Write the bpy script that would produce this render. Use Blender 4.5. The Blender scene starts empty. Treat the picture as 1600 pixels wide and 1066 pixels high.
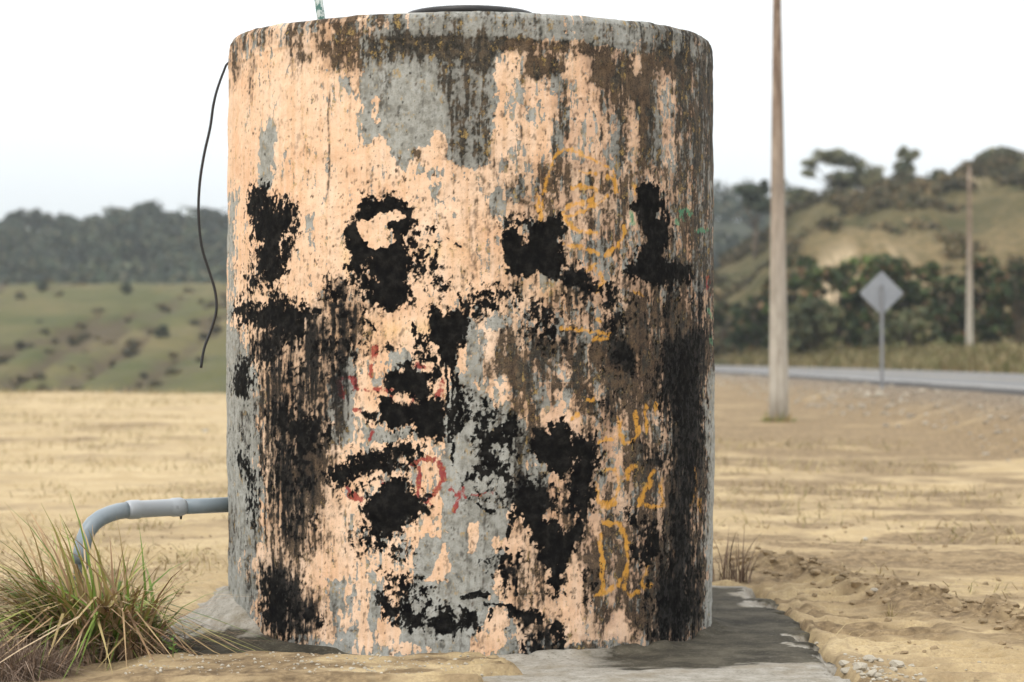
import bpy, math, random
import numpy as np
from mathutils import Vector

random.seed(7)
rng = np.random.default_rng(11)
sc = bpy.context.scene
C = sc.collection

# ------------------------------------------------------------------ camera
FPX, CX, CY, HOR, EYE = 3333.0, 800.0, 533.0, 550.0, 1.6   # focal length in photo pixels, horizon row, eye height
cam_d = bpy.data.cameras.new('camera')
cam_d.sensor_width = 24.0
cam_d.lens = 24.0 * FPX / 1600.0
cam_d.clip_start, cam_d.clip_end = 0.1, 5000
cam_d.dof.use_dof = True
cam_d.dof.focus_distance = 11.2
cam_d.dof.aperture_fstop = 1.25
cam = bpy.data.objects.new('camera', cam_d); C.objects.link(cam)
cam.location = (0, 0, EYE)
PITCH = math.atan((HOR - CY) / FPX)
cam.rotation_euler = (math.pi / 2 + PITCH, 0, 0)
sc.camera = cam

# ------------------------------------------------------------------ overcast sky
SUN_EL, SUN_AZ = math.radians(52), math.radians(218)        # high, behind the camera's left shoulder
w = bpy.data.worlds.new('World'); sc.world = w; w.use_nodes = True
nt = w.node_tree; nt.nodes.clear()
def N(t, kind, **kw):
    n = t.nodes.new(kind)
    for k, v in kw.items(): setattr(n, k, v)
    return n
sky = N(nt, 'ShaderNodeTexSky', sky_type='NISHITA', sun_disc=False, sun_elevation=SUN_EL,
        sun_rotation=SUN_AZ, air_density=1.0, dust_density=3.0, ozone_density=1.0)
tc = N(nt, 'ShaderNodeTexCoord')
sep = N(nt, 'ShaderNodeSeparateXYZ'); nt.links.new(tc.outputs['Generated'], sep.inputs[0])
# overcast cloud deck: brightness rises from the horizon to the zenith
mx = N(nt, 'ShaderNodeMath', operation='MAXIMUM'); nt.links.new(sep.outputs['Z'], mx.inputs[0]); mx.inputs[1].default_value = 0.0
ma = N(nt, 'ShaderNodeMath', operation='MULTIPLY_ADD'); nt.links.new(mx.outputs[0], ma.inputs[0])
ma.inputs[1].default_value = 4.0; ma.inputs[2].default_value = 0.0
lowb = N(nt, 'ShaderNodeMapRange', interpolation_type='SMOOTHSTEP'); nt.links.new(sep.outputs['Z'], lowb.inputs['Value'])   # murkier towards the horizon
lowb.inputs['From Min'].default_value = -.02; lowb.inputs['From Max'].default_value = .22; lowb.inputs['To Min'].default_value = 7.4; lowb.inputs['To Max'].default_value = 13.5
mad = N(nt, 'ShaderNodeMath', operation='ADD'); nt.links.new(ma.outputs[0], mad.inputs[0]); nt.links.new(lowb.outputs[0], mad.inputs[1])
nz = N(nt, 'ShaderNodeTexNoise'); nz.inputs['Scale'].default_value = 2.2; nz.inputs['Detail'].default_value = 5
nt.links.new(tc.outputs['Generated'], nz.inputs['Vector'])
mr = N(nt, 'ShaderNodeMapRange'); nt.links.new(nz.outputs['Fac'], mr.inputs['Value'])
mr.inputs['From Min'].default_value = .3; mr.inputs['From Max'].default_value = .7
mr.inputs['To Min'].default_value = .92; mr.inputs['To Max'].default_value = 1.08
mm = N(nt, 'ShaderNodeMath', operation='MULTIPLY'); nt.links.new(mad.outputs[0], mm.inputs[0]); nt.links.new(mr.outputs[0], mm.inputs[1])
tint = N(nt, 'ShaderNodeMixRGB'); tint.inputs[1].default_value = (.90, .965, 1.0, 1); tint.inputs[2].default_value = (1.0, 1.0, 1.0, 1)
tf = N(nt, 'ShaderNodeMapRange'); tf.inputs['From Min'].default_value = 0; tf.inputs['From Max'].default_value = .3; nt.links.new(sep.outputs['Z'], tf.inputs['Value']); nt.links.new(tf.outputs[0], tint.inputs[0])
vm = N(nt, 'ShaderNodeVectorMath', operation='SCALE'); nt.links.new(tint.outputs[0], vm.inputs[0])
nt.links.new(mm.outputs[0], vm.inputs['Scale'])
mix = N(nt, 'ShaderNodeMixRGB'); mix.inputs['Fac'].default_value = 0.9
nt.links.new(sky.outputs[0], mix.inputs[1]); nt.links.new(vm.outputs[0], mix.inputs[2])
bg = N(nt, 'ShaderNodeBackground'); bg.inputs['Strength'].default_value = 0.1
nt.links.new(mix.outputs[0], bg.inputs['Color'])
wo = N(nt, 'ShaderNodeOutputWorld'); nt.links.new(bg.outputs[0], wo.inputs['Surface'])

sun_d = bpy.data.lights.new('sun', 'SUN'); sun_d.energy = 1.3; sun_d.angle = math.radians(20); sun_d.color = (1, .95, .88)
sun = bpy.data.objects.new('sun', sun_d); C.objects.link(sun)
sdir = Vector((math.sin(SUN_AZ) * math.cos(SUN_EL), math.cos(SUN_AZ) * math.cos(SUN_EL), math.sin(SUN_EL)))
sun.rotation_euler = sdir.to_track_quat('Z', 'Y').to_euler()
sun.location = sdir * 50

vs = sc.view_settings
vs.view_transform = 'Standard'; vs.look = 'None'; vs.exposure = 0.22; vs.gamma = 1.0; vs.use_curve_mapping = False
sc.cycles.use_denoising = True
sc.cycles.max_bounces = 6; sc.cycles.volume_bounces = 1

# ------------------------------------------------------------------ helpers
def P(px, py, Y):
    """photo pixel + distance along the view axis -> world point"""
    return Vector(((px - CX) / FPX * Y, Y, EYE + (HOR - py) / FPX * Y))

def smooth(a, b, x):
    t = np.clip((x - a) / (b - a), 0, 1); return t * t * (3 - 2 * t)

def lattice(ix, iy, seed):
    h = (ix.astype(np.int64) * 374761393 + iy.astype(np.int64) * 668265263 + seed * 1274126177) & 0xffffffff
    h = ((h ^ (h >> 13)) * 1274126177) & 0xffffffff
    return ((h ^ (h >> 16)) & 0xffff) / 65535.0

def vnoise(x, y, seed=0):
    ix, iy = np.floor(x), np.floor(y); fx, fy = x - ix, y - iy
    ix, iy = ix.astype(np.int64), iy.astype(np.int64)
    u, v = fx * fx * fx * (fx * (fx * 6 - 15) + 10), fy * fy * fy * (fy * (fy * 6 - 15) + 10)
    a, b = lattice(ix, iy, seed), lattice(ix + 1, iy, seed)
    c, d = lattice(ix, iy + 1, seed), lattice(ix + 1, iy + 1, seed)
    return (a + (b - a) * u) * (1 - v) + (c + (d - c) * u) * v

def fbm(x, y, octaves=4, seed=0, gain=.55, rot=True):
    """fractal noise, spread to an even 0..1 range"""
    s = 0; amp = 1; tot = 0; var = 0
    ca, sa = math.cos(.6), math.sin(.6)
    for o in range(octaves):
        s = s + amp * (vnoise(x, y, seed + o * 17) - .5); var += amp * amp
        if rot: x, y = (x * ca - y * sa) * 2.03 + 3.1, (x * sa + y * ca) * 2.03 + 7.7
        else: x, y = x * 2.03 + 3.1, y * 2.03 + 7.7
        amp *= gain
    z = s / (math.sqrt(var) * .215)
    return .5 * (1 + np.tanh(.85 * z))

def link(o, parent=None):
    C.objects.link(o)
    if parent is not None: o.parent = parent
    return o

def tag(o, label=None, cat=None, group=None, kind=None):
    if label: o['label'] = label
    if cat: o['category'] = cat
    if group: o['group'] = group
    if kind: o['kind'] = kind
    return o

def empty(name, loc=(0, 0, 0), rz=0):
    o = bpy.data.objects.new(name, None); o.location = loc; o.rotation_euler = (0, 0, rz); o.empty_display_size = .2
    return link(o)

def mesh_np(name, verts, faces, mat, parent=None, smooth_sh=False, attrs=None):
    """fast mesh from numpy arrays; faces is an (n, k) array"""
    me = bpy.data.meshes.new(name)
    verts = np.asarray(verts, np.float32); faces = np.asarray(faces, np.int32)
    n, k = faces.shape
    me.vertices.add(len(verts)); me.vertices.foreach_set('co', verts.ravel())
    me.loops.add(n * k); me.loops.foreach_set('vertex_index', faces.ravel())
    me.polygons.add(n); me.polygons.foreach_set('loop_start', np.arange(0, n * k, k, dtype=np.int32))
    me.polygons.foreach_set('use_smooth', np.full(n, smooth_sh, dtype=bool))
    me.update(calc_edges=True)
    for an, (typ, data) in (attrs or {}).items():
        a = me.attributes.new(an, typ, 'POINT')
        a.data.foreach_set('value' if typ == 'FLOAT' else 'color', np.asarray(data, np.float32).ravel())
    if mat: me.materials.append(mat)
    return link(bpy.data.objects.new(name, me), parent)

def grid_faces(nr, nc, wrap=False):
    r = np.arange(nr - 1)[:, None]; c = np.arange(nc if wrap else nc - 1)[None, :]
    c2 = (c + 1) % nc
    return np.stack([r * nc + c, r * nc + c2, (r + 1) * nc + c2, (r + 1) * nc + c], -1).reshape(-1, 4)

class MB:
    """collects shapes into one mesh"""
    def __init__(s): s.v = []; s.f = []
    def add(s, verts, faces):
        b = len(s.v); s.v += [tuple(v) for v in verts]; s.f += [tuple(b + i for i in f) for f in faces]
    def tube(s, pts, rad, n=10, cap=True):
        pts = [Vector(p) for p in pts]
        if not hasattr(rad, '__len__'): rad = [rad] * len(pts)
        ring0 = len(s.v); up = Vector((0, 0, 1)); prev = None
        for i, p in enumerate(pts):
            d = (pts[min(i + 1, len(pts) - 1)] - pts[max(i - 1, 0)]).normalized()
            if prev is None:
                a = d.cross(up if abs(d.z) < .9 else Vector((1, 0, 0))).normalized()
            else:
                a = (prev - d * prev.dot(d)).normalized()
            prev = a; b = d.cross(a)
            for k in range(n):
                t = 2 * math.pi * k / n
                s.v.append(tuple(p + (a * math.cos(t) + b * math.sin(t)) * rad[i]))
        for i in range(len(pts) - 1):
            for k in range(n):
                a0 = ring0 + i * n + k; a1 = ring0 + i * n + (k + 1) % n
                s.f.append((a0, a1, a1 + n, a0 + n))
        if cap:
            s.f.append(tuple(ring0 + k for k in reversed(range(n))))
            e = ring0 + (len(pts) - 1) * n
            s.f.append(tuple(e + k for k in range(n)))
    def lathe(s, prof, n=48, loc=(0, 0, 0)):
        r0 = len(s.v)
        for r, z in prof:
            for k in range(n):
                t = 2 * math.pi * k / n
                s.v.append((loc[0] + r * math.cos(t), loc[1] + r * math.sin(t), loc[2] + z))
        for i in range(len(prof) - 1):
            for k in range(n):
                a0 = r0 + i * n + k; a1 = r0 + i * n + (k + 1) % n
                s.f.append((a0, a1, a1 + n, a0 + n))
        s.f.append(tuple(r0 + k for k in reversed(range(n))))
        e = r0 + (len(prof) - 1) * n
        s.f.append(tuple(e + k for k in range(n)))
    def build(s, name, mat, parent=None, smooth_sh=True):
        me = bpy.data.meshes.new(name); me.from_pydata(s.v, [], s.f); me.update()
        for p in me.polygons: p.use_smooth = smooth_sh and len(p.vertices) == 4
        me.materials.append(mat)
        return link(bpy.data.objects.new(name, me), parent)

# ---- node material helper
class Mat:
    def __init__(s, name, rough=.85, spec=.3):
        s.m = bpy.data.materials.new(name); s.m.use_nodes = True
        s.t = s.m.node_tree; s.b = s.t.nodes['Principled BSDF']
        s.b.inputs['Roughness'].default_value = rough
        s.b.inputs['Specular IOR Level'].default_value = spec
    def n(s, kind, **kw): return N(s.t, kind, **kw)
    def l(s, a, b): s.t.links.new(a, b)
    def coord(s, scale=(1, 1, 1), out='Object'):
        c = s.n('ShaderNodeTexCoord'); m = s.n('ShaderNodeMapping'); m.inputs['Scale'].default_value = scale
        s.l(c.outputs[out], m.inputs['Vector']); return m.outputs[0]
    def noise(s, scale=5, detail=5, rough=.6, vec=None, dist=0):
        n = s.n('ShaderNodeTexNoise'); n.inputs['Scale'].default_value = scale
        n.inputs['Detail'].default_value = detail; n.inputs['Roughness'].default_value = rough
        n.inputs['Distortion'].default_value = dist
        s.l(vec if vec is not None else s.coord(), n.inputs['Vector']); return n.outputs['Fac']
    def ramp(s, fac, stops):
        r = s.n('ShaderNodeValToRGB'); el = r.color_ramp.elements
        while len(el) < len(stops): el.new(.5)
        for e, (p, c) in zip(el, stops):
            e.position = p; e.color = (*c, 1) if len(c) == 3 else c
        s.l(fac, r.inputs[0]); return r.outputs[0]
    def mapr(s, v, a, b, c=0, d=1, smooth_=False):
        m = s.n('ShaderNodeMapRange'); m.interpolation_type = 'SMOOTHSTEP' if smooth_ else 'LINEAR'
        for k, x in zip(('From Min', 'From Max', 'To Min', 'To Max'), (a, b, c, d)): m.inputs[k].default_value = x
        s.l(v, m.inputs['Value']); return m.outputs[0]
    def mix(s, fac, a, b, mode='MIX'):
        m = s.n('ShaderNodeMixRGB', blend_type=mode)
        for i, x in ((0, fac), (1, a), (2, b)):
            if isinstance(x, bpy.types.NodeSocket): s.l(x, m.inputs[i])
            elif isinstance(x, (int, float)): m.inputs[i].default_value = x
            else: m.inputs[i].default_value = (*x, 1)
        return m.outputs[0]
    def math(s, op, a, b=None):
        m = s.n('ShaderNodeMath', operation=op)
        for i, x in ((0, a), (1, b)):
            if x is None: continue
            if isinstance(x, bpy.types.NodeSocket): s.l(x, m.inputs[i])
            else: m.inputs[i].default_value = x
        return m.outputs[0]
    def attr(s, name, out='Fac'):
        a = s.n('ShaderNodeAttribute'); a.attribute_name = name; return a.outputs[out]
    def col(s, c):
        if isinstance(c, bpy.types.NodeSocket): s.l(c, s.b.inputs['Base Color'])
        else: s.b.inputs['Base Color'].default_value = (*c, 1)
        return s
    def rough(s, r): s.l(r, s.b.inputs['Roughness']); return s
    def bump(s, h, strength=.4, dist=.02):
        b = s.n('ShaderNodeBump'); b.inputs['Strength'].default_value = strength; b.inputs['Distance'].default_value = dist
        s.l(h, b.inputs['Height']); s.l(b.outputs[0], s.b.inputs['Normal']); return s

def noisy(name, c1, c2, scale=6, rough=.85, detail=6, bump=0, dist=.01, stretch=(1, 1, 1), lo=.3, hi=.7):
    m = Mat(name, rough); f = m.noise(scale, detail, .6, m.coord(stretch))
    m.col(m.ramp(f, [(lo, c1), (hi, c2)]))
    if bump: m.bump(f, bump, dist)
    return m.m

def leafy(name, stops, rough=.7, clump=0.0):
    """foliage: every separate leaf takes its own tint"""
    m = Mat(name, rough, .25); g = m.n('ShaderNodeNewGeometry')
    c_ = m.ramp(g.outputs['Random Per Island'], stops)
    if clump:                                    # whole clumps and crowns differ in leaf colour too
        f_ = m.noise(clump, 3, .6)
        c_ = m.mix(m.mapr(f_, .38, .62, 0, 1), m.mix(1.0, c_, (.55, .60, .62), 'MULTIPLY'), m.mix(1.0, c_, (1.75, 1.55, 1.35), 'MULTIPLY'))
    m.col(c_); return m.m

# ================================================================== GROUND
ROAD = np.array([(14.2, -60), (13.6, 0), (12.9, 20), (12.3, 38), (11.9, 48), (11.2, 64), (10.2, 78), (8.2, 92), (5.2, 106), (2.2, 121), (-.5, 138), (-3, 156)], float)
def spline(pts, per=14):
    out = []
    n = len(pts)
    for i in range(n - 1):
        p0, p1, p2, p3 = pts[max(i - 1, 0)], pts[i], pts[i + 1], pts[min(i + 2, n - 1)]
        for t in np.linspace(0, 1, per, endpoint=False):
            out.append(.5 * ((2 * p1) + (-p0 + p2) * t + (2 * p0 - 5 * p1 + 4 * p2 - p3) * t * t + (-p0 + 3 * p1 - 3 * p2 + p3) * t ** 3))
    out.append(pts[-1]); return np.array(out)
RC = spline(ROAD)
RT = np.gradient(RC, axis=0); RT /= np.linalg.norm(RT, axis=1)[:, None]
RN = np.stack([RT[:, 1], -RT[:, 0]], 1)                 # towards the far (right) side
RZ, RHALF = 0.95, 3.6
def road_dist(x, y):
    """signed distance from the road's centre line, + on the far (hill) side"""
    x = np.asarray(x, float); y = np.asarray(y, float); sh = x.shape
    x = x.ravel(); y = y.ravel(); best = np.full(x.shape, 1e9); sd = np.zeros(x.shape)
    for i in range(0, len(RC), 2):
        dx, dy = x - RC[i, 0], y - RC[i, 1]; d = np.hypot(dx, dy); k = d < best
        best[k] = d[k]; s = dx * RN[i, 0] + dy * RN[i, 1]; sd[k] = (np.sign(s) * d)[k]
    return sd.reshape(sh)

PAD = (-2.05, 1.68, 10.15, 14.6)        # concrete slab under the tank: x0 x1 y0 y1
def ground_z(x, y, fine=True):
    x = np.asarray(x, float); y = np.asarray(y, float)
    z = .0125 * np.maximum(y - 12, 0) + .004 * np.minimum(y - 12, 0) * 0
    z = z + .10 * (fbm(x / 9, y / 9, 3, 3) - .5) * smooth(16, 30, y)
    sd = road_dist(x, y)
    # plateau rim: falls to the valley behind and to the left, not along the road
    rim = 57 + 2.5 * np.sin(x * .21) + 1.5 * np.sin(x * .53 + 1)
    drop = smooth(0, 26, y - rim) * 9 + smooth(26, 240, y - rim) * 5
    drop *= smooth(-5.5, -16, sd)
    z = z - drop
    # road bank
    a = np.abs(sd); bank = smooth(RHALF + 2.6, RHALF + .35, a)
    z = np.where(sd < 0, z * (1 - bank) + (RZ - .09) * bank, z)
    far = np.where(a < RHALF + .5, RZ - .06, RZ - .05 + .55 * smooth(RHALF + .5, RHALF + 4.5, a) + 1.2 * smooth(RHALF + 5, RHALF + 30, a))
    z = np.where(sd >= 0, far, z)
    if fine:
        near = smooth(40, 18, y)
        z = z + near * (.016 * (fbm(x / .6, y / .6, 4, 21) - .5) + .014 * (fbm(x / .13, y / .11, 3, 31, .7) - .5))
        # soft wheel tracks running across, parallel to the photo's left-right
        wv = y + .14 * x + .25 * np.sin(x * .5)
        for c, wd, dep in ((16.4, .35, .02), (18.2, .35, .018), (21.5, .45, .02), (24.0, .4, .016)):
            t = (wv - c) / wd
            z = z - dep * np.exp(-t * t) * smooth(-.5, 1.6, x) + .6 * dep * np.exp(-((np.abs(t) - 1.6) / .5) ** 2) * smooth(-.5, 1.6, x)
        # tread print beside the slab
        u = x - (2.02 + .10 * (13.3 - y)); tr = smooth(.36, .27, np.abs(u)) * smooth(15.0, 14.4, y)
        z = z + (.030 * np.sin(y * 2 * math.pi / .25 + 1.3 * u + .5 * np.sin(y * 1.1)) * (.4 + .9 * fbm(x / .5, y / .5, 2, 81)) - .02) * tr + .018 * np.exp(-((np.abs(u) - .40) / .06) ** 2) * smooth(15.0, 14.4, y)
        # windrow of loose earth to the right of the slab
        wr = ((y - 15.6) + 2.9 * (x - 1.84)) / 3.07
        z = z + smooth(1.5, 1.9, x) * smooth(4.4, 3.2, x) * .075 * np.exp(-(wr / .20) ** 2) * (.3 + 1.3 * fbm(x / .17, y / .14, 3, 55))
        # slab stands a little proud on the right; earth laps over it at the front left
        inx = smooth(PAD[0] - .02, PAD[0] + .25, x) * smooth(PAD[1] + .03, PAD[1] - .04, x)
        iny = smooth(PAD[2] - .05, PAD[2] + .1, y) * smooth(PAD[3] + .05, PAD[3] - .05, y)
        z = z - .10 * inx * iny - .03 * smooth(2.4, 1.6, x) * smooth(.5, 1.2, x) * smooth(15, 14.4, y)
        lap = smooth(11.22, 11.0, y + .05 * np.sin(x * 6) + .06 * fbm(x / .2, y / .2, 3, 77)) * smooth(.10, -.30, x + .55 * (fbm(x / .35, y / .12, 4, 71, .65) - .5)) * smooth(PAD[0] - .3, PAD[0], x)
        z = z + .145 * lap * inx * iny + .05 * smooth(1.45, 1.75, x) * smooth(2.1, 1.75, x) * smooth(14.7, 14.2, y) * fbm(x / .12, y / .3, 4, 79)
    return z

# axis arrays: 2 cm cells round the tank, growing outwards
def axis(lo, hi, step, outer_lo, outer_hi, g=1.09):
    a = list(np.arange(lo, hi, step)); s = step
    while a[-1] < outer_hi: s = s * g; a.append(a[-1] + s)
    s = step; b = [lo]
    while b[-1] > outer_lo: s = s * g; b.append(b[-1] - s)
    return np.array(b[::-1][:-1] + a)
gx = axis(-3.4, 3.6, .022, -650, 650, 1.045); gy = axis(9.9, 15.2, .022, -60, 640, 1.022)
GX, GY = np.meshgrid(gx, gy)
GZ = ground_z(GX, GY)
SD = road_dist(GX, GY)
# soil: 0 pale sand .. 1 dark turned earth
wy = GY + .14 * GX
soil = .42 * smooth(25, 33, wy + 3 * (fbm(GX / 4, GY / 2, 3, 9) - .5)) * smooth(-2, 3, GX) * 1.15
soil += .55 * smooth(.7, 2.0, GX) * np.exp(-((GY - 15.8 + .3 * GX) / 1.6) ** 2) * fbm(GX / 1.2, GY / .3, 4, 5)
soil += .75 * smooth(1.5, 1.9, GX) * np.exp(-(((GY - 15.6) + 2.9 * (GX - 1.84)) / 3.07 / .26) ** 2) * fbm(GX / .2, GY / .15, 3, 6)
wq = GY + .22 * GX + .8 * np.sin(GX * .45)
soil += .6 * smooth(.5, .85, fbm(GX / 2.2 + 4, wq / .7, 5, 14, .65)) * smooth(-1, 1.5, GX)
soil += .35 * smooth(.66, .9, fbm(GX / 1.8, GY / .9, 4, 15)) * smooth(1, -1.5, GX)
lapz = smooth(11.5, 10.9, GY) * smooth(-2.2, -1.6, GX) * smooth(.3, -.2, GX)
soil += .95 * lapz * fbm(GX / .25, GY / .12, 4, 16)
soil += .5 * smooth(2.3, 3.6, GX + .35 * (GY - 11)) * smooth(15, 12.5, GY) * fbm(GX / .5, GY / .35, 4, 17) + .36 * smooth(0, 3, GX)
soil = np.clip(soil, 0, 1)
green = np.clip(smooth(RHALF - .2, RHALF + 3, SD) + smooth(0, 8, GY - 60) * smooth(-5, -10, SD), 0, 1)
rubble = smooth(RHALF + 1.9, RHALF + .7, np.abs(SD)) * (SD < 0)
m = Mat('sandy_earth', .95, .15)
n1 = m.noise(1.3, 8, .62); n2 = m.noise(14, 8, .7); n3 = m.noise(70, 4, .7); n4 = m.noise(.55, 8, .7)
base = m.ramp(n1, [(.35, (.37, .275, .145)), (.5, (.45, .345, .195)), (.65, (.53, .42, .25))])
base = m.mix(m.mapr(n4, .48, .62, 0, .6), base, (.36, .275, .165))
base = m.mix(m.mapr(n2, .5, .64, 0, .5), base, (.30, .23, .145))
base = m.mix(m.mapr(n3, .54, .68, 0, .6), base, (.22, .17, .11))
base = m.mix(m.mapr(n3, .44, .32, 0, .5), base, (.60, .50, .33))
dark = m.ramp(n2, [(.36, (.12, .085, .05)), (.5, (.215, .155, .088)), (.64, (.33, .245, .14))])
sf = m.math('ADD', m.math('ADD', m.attr('soil'), m.mapr(n2, .3, .7, -.2, .2)), m.math('ADD', m.mapr(n4, .35, .65, -.45, .45), m.mapr(n1, .35, .65, -.35, .35)))
base = m.mix(m.mapr(sf, .12, .72, 0, 1), base, dark)
rub = m.ramp(n2, [(.38, (.075, .06, .042)), (.5, (.17, .13, .09)), (.62, (.30, .245, .175))])
base = m.mix(m.attr('rubble'), base, rub)
grs = m.ramp(n2, [(.3, (.10, .11, .035)), (.55, (.20, .17, .07)), (.75, (.34, .27, .13))])
base = m.mix(m.attr('green'), base, grs)
m.col(base); m.bump(m.math('ADD', n2, m.math('MULTIPLY', n3, .6)), .9, .014)
ground = mesh_np('ground', np.stack([GX, GY, GZ], -1).reshape(-1, 3), grid_faces(*GX.shape), m.m, None, True,
                 {'soil': ('FLOAT', soil), 'green': ('FLOAT', green), 'rubble': ('FLOAT', rubble)})
tag(ground, kind='structure')

# ---- road
def strip(name, off0, off1, z, mat, jag=0, i0=0, i1=None):
    pts = RC[i0:i1]; nn = RN[i0:i1]; k = len(pts)
    ja = (fbm(np.arange(k) * .9, np.zeros(k), 3, 4) - .5) * jag
    a = pts + nn * (off0 + ja)[:, None]; b = pts + nn * off1
    v = np.zeros((k, 4, 3)); v[:, 0, :2] = a; v[:, 1, :2] = a; v[:, 2, :2] = b; v[:, 3, :2] = b
    v[:, 0, 2] = z - .16; v[:, 1, 2] = z; v[:, 2, 2] = z; v[:, 3, 2] = z - .14
    return mesh_np(name, v.reshape(-1, 3), grid_faces(k, 4)[:, ::-1], mat)
m = Mat('asphalt', .75, .4)
a1 = m.noise(.8, 6, .6, m.coord((1, .15, 1))); a2 = m.noise(60, 3, .7)
m.col(m.mix(m.mapr(a2, .45, .7, 0, .4), m.ramp(a1, [(.3, (.105, .105, .108)), (.7, (.155, .152, .148))]), (.22, .22, .21)))
m.bump(a2, .3, .01)
tag(strip('road', -RHALF, RHALF, RZ, m.m, .25), kind='structure')
wht = noisy('road_paint', (.45, .43, .37), (.66, .64, .58), 5)
yel = noisy('yellow_road_paint', (.38, .28, .08), (.55, .42, .14), 5)
def line(name, c, hw, mat, lab):
    pts = RC; k = len(pts); v = np.zeros((k, 2, 3))
    v[:, 0, :2] = pts + RN * (c - hw); v[:, 1, :2] = pts + RN * (c + hw); v[:, :, 2] = RZ + .005
    return tag(mesh_np(name, v.reshape(-1, 3), grid_faces(k, 2)[:, ::-1], mat), kind='structure', label=lab)
line('road_marking', 3.1, .07, wht, 'white edge line along the far side of the road')
line('road_marking', -3.1, .06, wht, 'white edge line along the near side of the road')
line('road_marking', 0, .06, yel, 'yellow centre line of the road')

# ================================================================== TANK
TX, TY, TR, TH = -.24, 12.53, 1.405, 3.385
SX0, SY0, SW, SH = 336, 0, 796, 1062               # pixel window in which the wear was mapped
xs = np.arange(SX0, SX0 + SW); ys = np.arange(SY0, SY0 + SH)
PX, PY = np.meshgrid(xs.astype(float), ys.astype(float))
# arc length round the wall for each pixel column, in units of one photo pixel at the wall's nearest point
ang = np.arctan((xs - CX) / FPX); ca = math.atan2(TX, TY); Dc = math.hypot(TX, TY)
sn = np.clip(Dc * np.sin(ang - ca) / TR, -1, 1)
th = np.arcsin(sn) + (ang - ca)
U = np.broadcast_to((th * TR / (11.11 / FPX))[None, :], PX.shape); V = PY
N_iso = fbm(U / 8.5, V / 8.5, 4, 101, .74)
N_big = fbm(U / 40, V / 40, 4, 111, .55)
N_str = .5 * fbm(U / 6, V / 34, 4, 121, .68, False) + .5 * N_iso
N_str = np.clip((N_str - .5) * 1.35 + .5, 0, 1)
N_v = fbm(U / 8, V / 130, 4, 131, .7, False)
N_fl = .55 * fbm(U / 16, V / 22, 5, 141, .70) + .45 * fbm(U / 5, V / 22, 3, 151, .7, False)
N_fl = np.clip((N_fl - .5) * 1.3 + .5, 0, 1)
# edges drawn by hand are never straight: shift the lookup a little
WX = PX + 8 * (fbm(U / 12, V / 12, 3, 161, .65) - .5); WY = PY + 8 * (fbm(U / 12, V / 12, 3, 171, .65) - .5)

TILE = {'A': (340, 0), 'B': (720, 0), 'C': (340, 260), 'D': (720, 260), 'E': (340, 520), 'F': (720, 520), 'G': (340, 780), 'H': (720, 780), 'P': None}
def tp(t, pts):
    if TILE[t] is None: return np.array(pts, float)
    ox, oy = TILE[t]; return np.array([(ox + x / 3.9475, oy + y / 3.9475) for x, y in pts])

def poly_sd(pts, margin):
    x0, y0 = pts.min(0) - margin; x1, y1 = pts.max(0) + margin
    a, b = max(int(x0) - SX0, 0), min(int(x1) - SX0 + 1, SW); c, d = max(int(y0) - SY0, 0), min(int(y1) - SY0 + 1, SH)
    if a >= b or c >= d: return None
    X, Y = WX[c:d, a:b], WY[c:d, a:b]
    best = np.full(X.shape, 1e9); ins = np.zeros(X.shape, bool); n = len(pts)
    for i in range(n):
        (ax, ay), (bx, by) = pts[i], pts[(i + 1) % n]
        ex, ey = bx - ax, by - ay; L = ex * ex + ey * ey + 1e-9
        t = np.clip(((X - ax) * ex + (Y - ay) * ey) / L, 0, 1)
        best = np.minimum(best, np.hypot(X - ax - t * ex, Y - ay - t * ey))
        if ay != by:
            k = ((ay > Y) != (by > Y)) & (X < (bx - ax) * (Y - ay) / (by - ay) + ax); ins ^= k
    return (slice(c, d), slice(a, b)), np.where(ins, best, -best)

def lay(field, t, pts, dens=1.25, feather=5, op='max', soft=False):
    """coverage from a hand-read outline: dens is how solid its inside is, feather how soft its rim"""
    r = poly_sd(tp(t, pts), feather * 2.6 + 8)
    if r is None: return
    s, sd = r
    cov = np.clip(sd / feather * .5 + .5, 0, 1) * dens if not soft else np.clip(sd / (feather * 2.4) * .5 + .54, 0, 1) * min(dens, 1.28)
    field[s] = np.maximum(field[s], cov) if op == 'max' else field[s] * (1 - np.clip(cov, 0, 1)) if op == 'cut' else field[s] + cov

def stroke(field, t, pts, wd, amt=1.0):
    p = tp(t, pts)
    x0, y0 = p.min(0) - wd - 6; x1, y1 = p.max(0) + wd + 6
    a, b = max(int(x0) - SX0, 0), min(int(x1) - SX0 + 1, SW); c, d = max(int(y0) - SY0, 0), min(int(y1) - SY0 + 1, SH)
    if a >= b or c >= d: return
    X = PX[c:d, a:b] * .5 + WX[c:d, a:b] * .5; Y = PY[c:d, a:b] * .5 + WY[c:d, a:b] * .5; best = np.full(X.shape, 1e9)
    q = spline(p, 6) if len(p) > 2 else p
    for i in range(len(q) - 1):
        (ax, ay), (bx, by) = q[i], q[i + 1]; ex, ey = bx - ax, by - ay
        tt = np.clip(((X - ax) * ex + (Y - ay) * ey) / (ex * ex + ey * ey + 1e-9), 0, 1)
        best = np.minimum(best, np.hypot(X - ax - tt * ex, Y - ay - tt * ey))
    field[c:d, a:b] = np.maximum(field[c:d, a:b], amt * np.clip((wd - best) / 2.5 * .5 + .5, 0, 1))

def box(field, x0, x1, y0, y1, amt, fx=12, fy=20, op='max'):
    k = smooth(x0 - fx, x0 + fx, WX) * smooth(x1 + fx, x1 - fx, WX) * smooth(y0 - fy, y0 + fy, WY) * smooth(y1 + fy, y1 - fy, WY) * amt
    if op == 'max': np.maximum(field, k, out=field)
    elif op == 'cut': field *= (1 - np.clip(k, 0, 1))
    else: field += k

Z = lambda: np.zeros(PX.shape)
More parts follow.
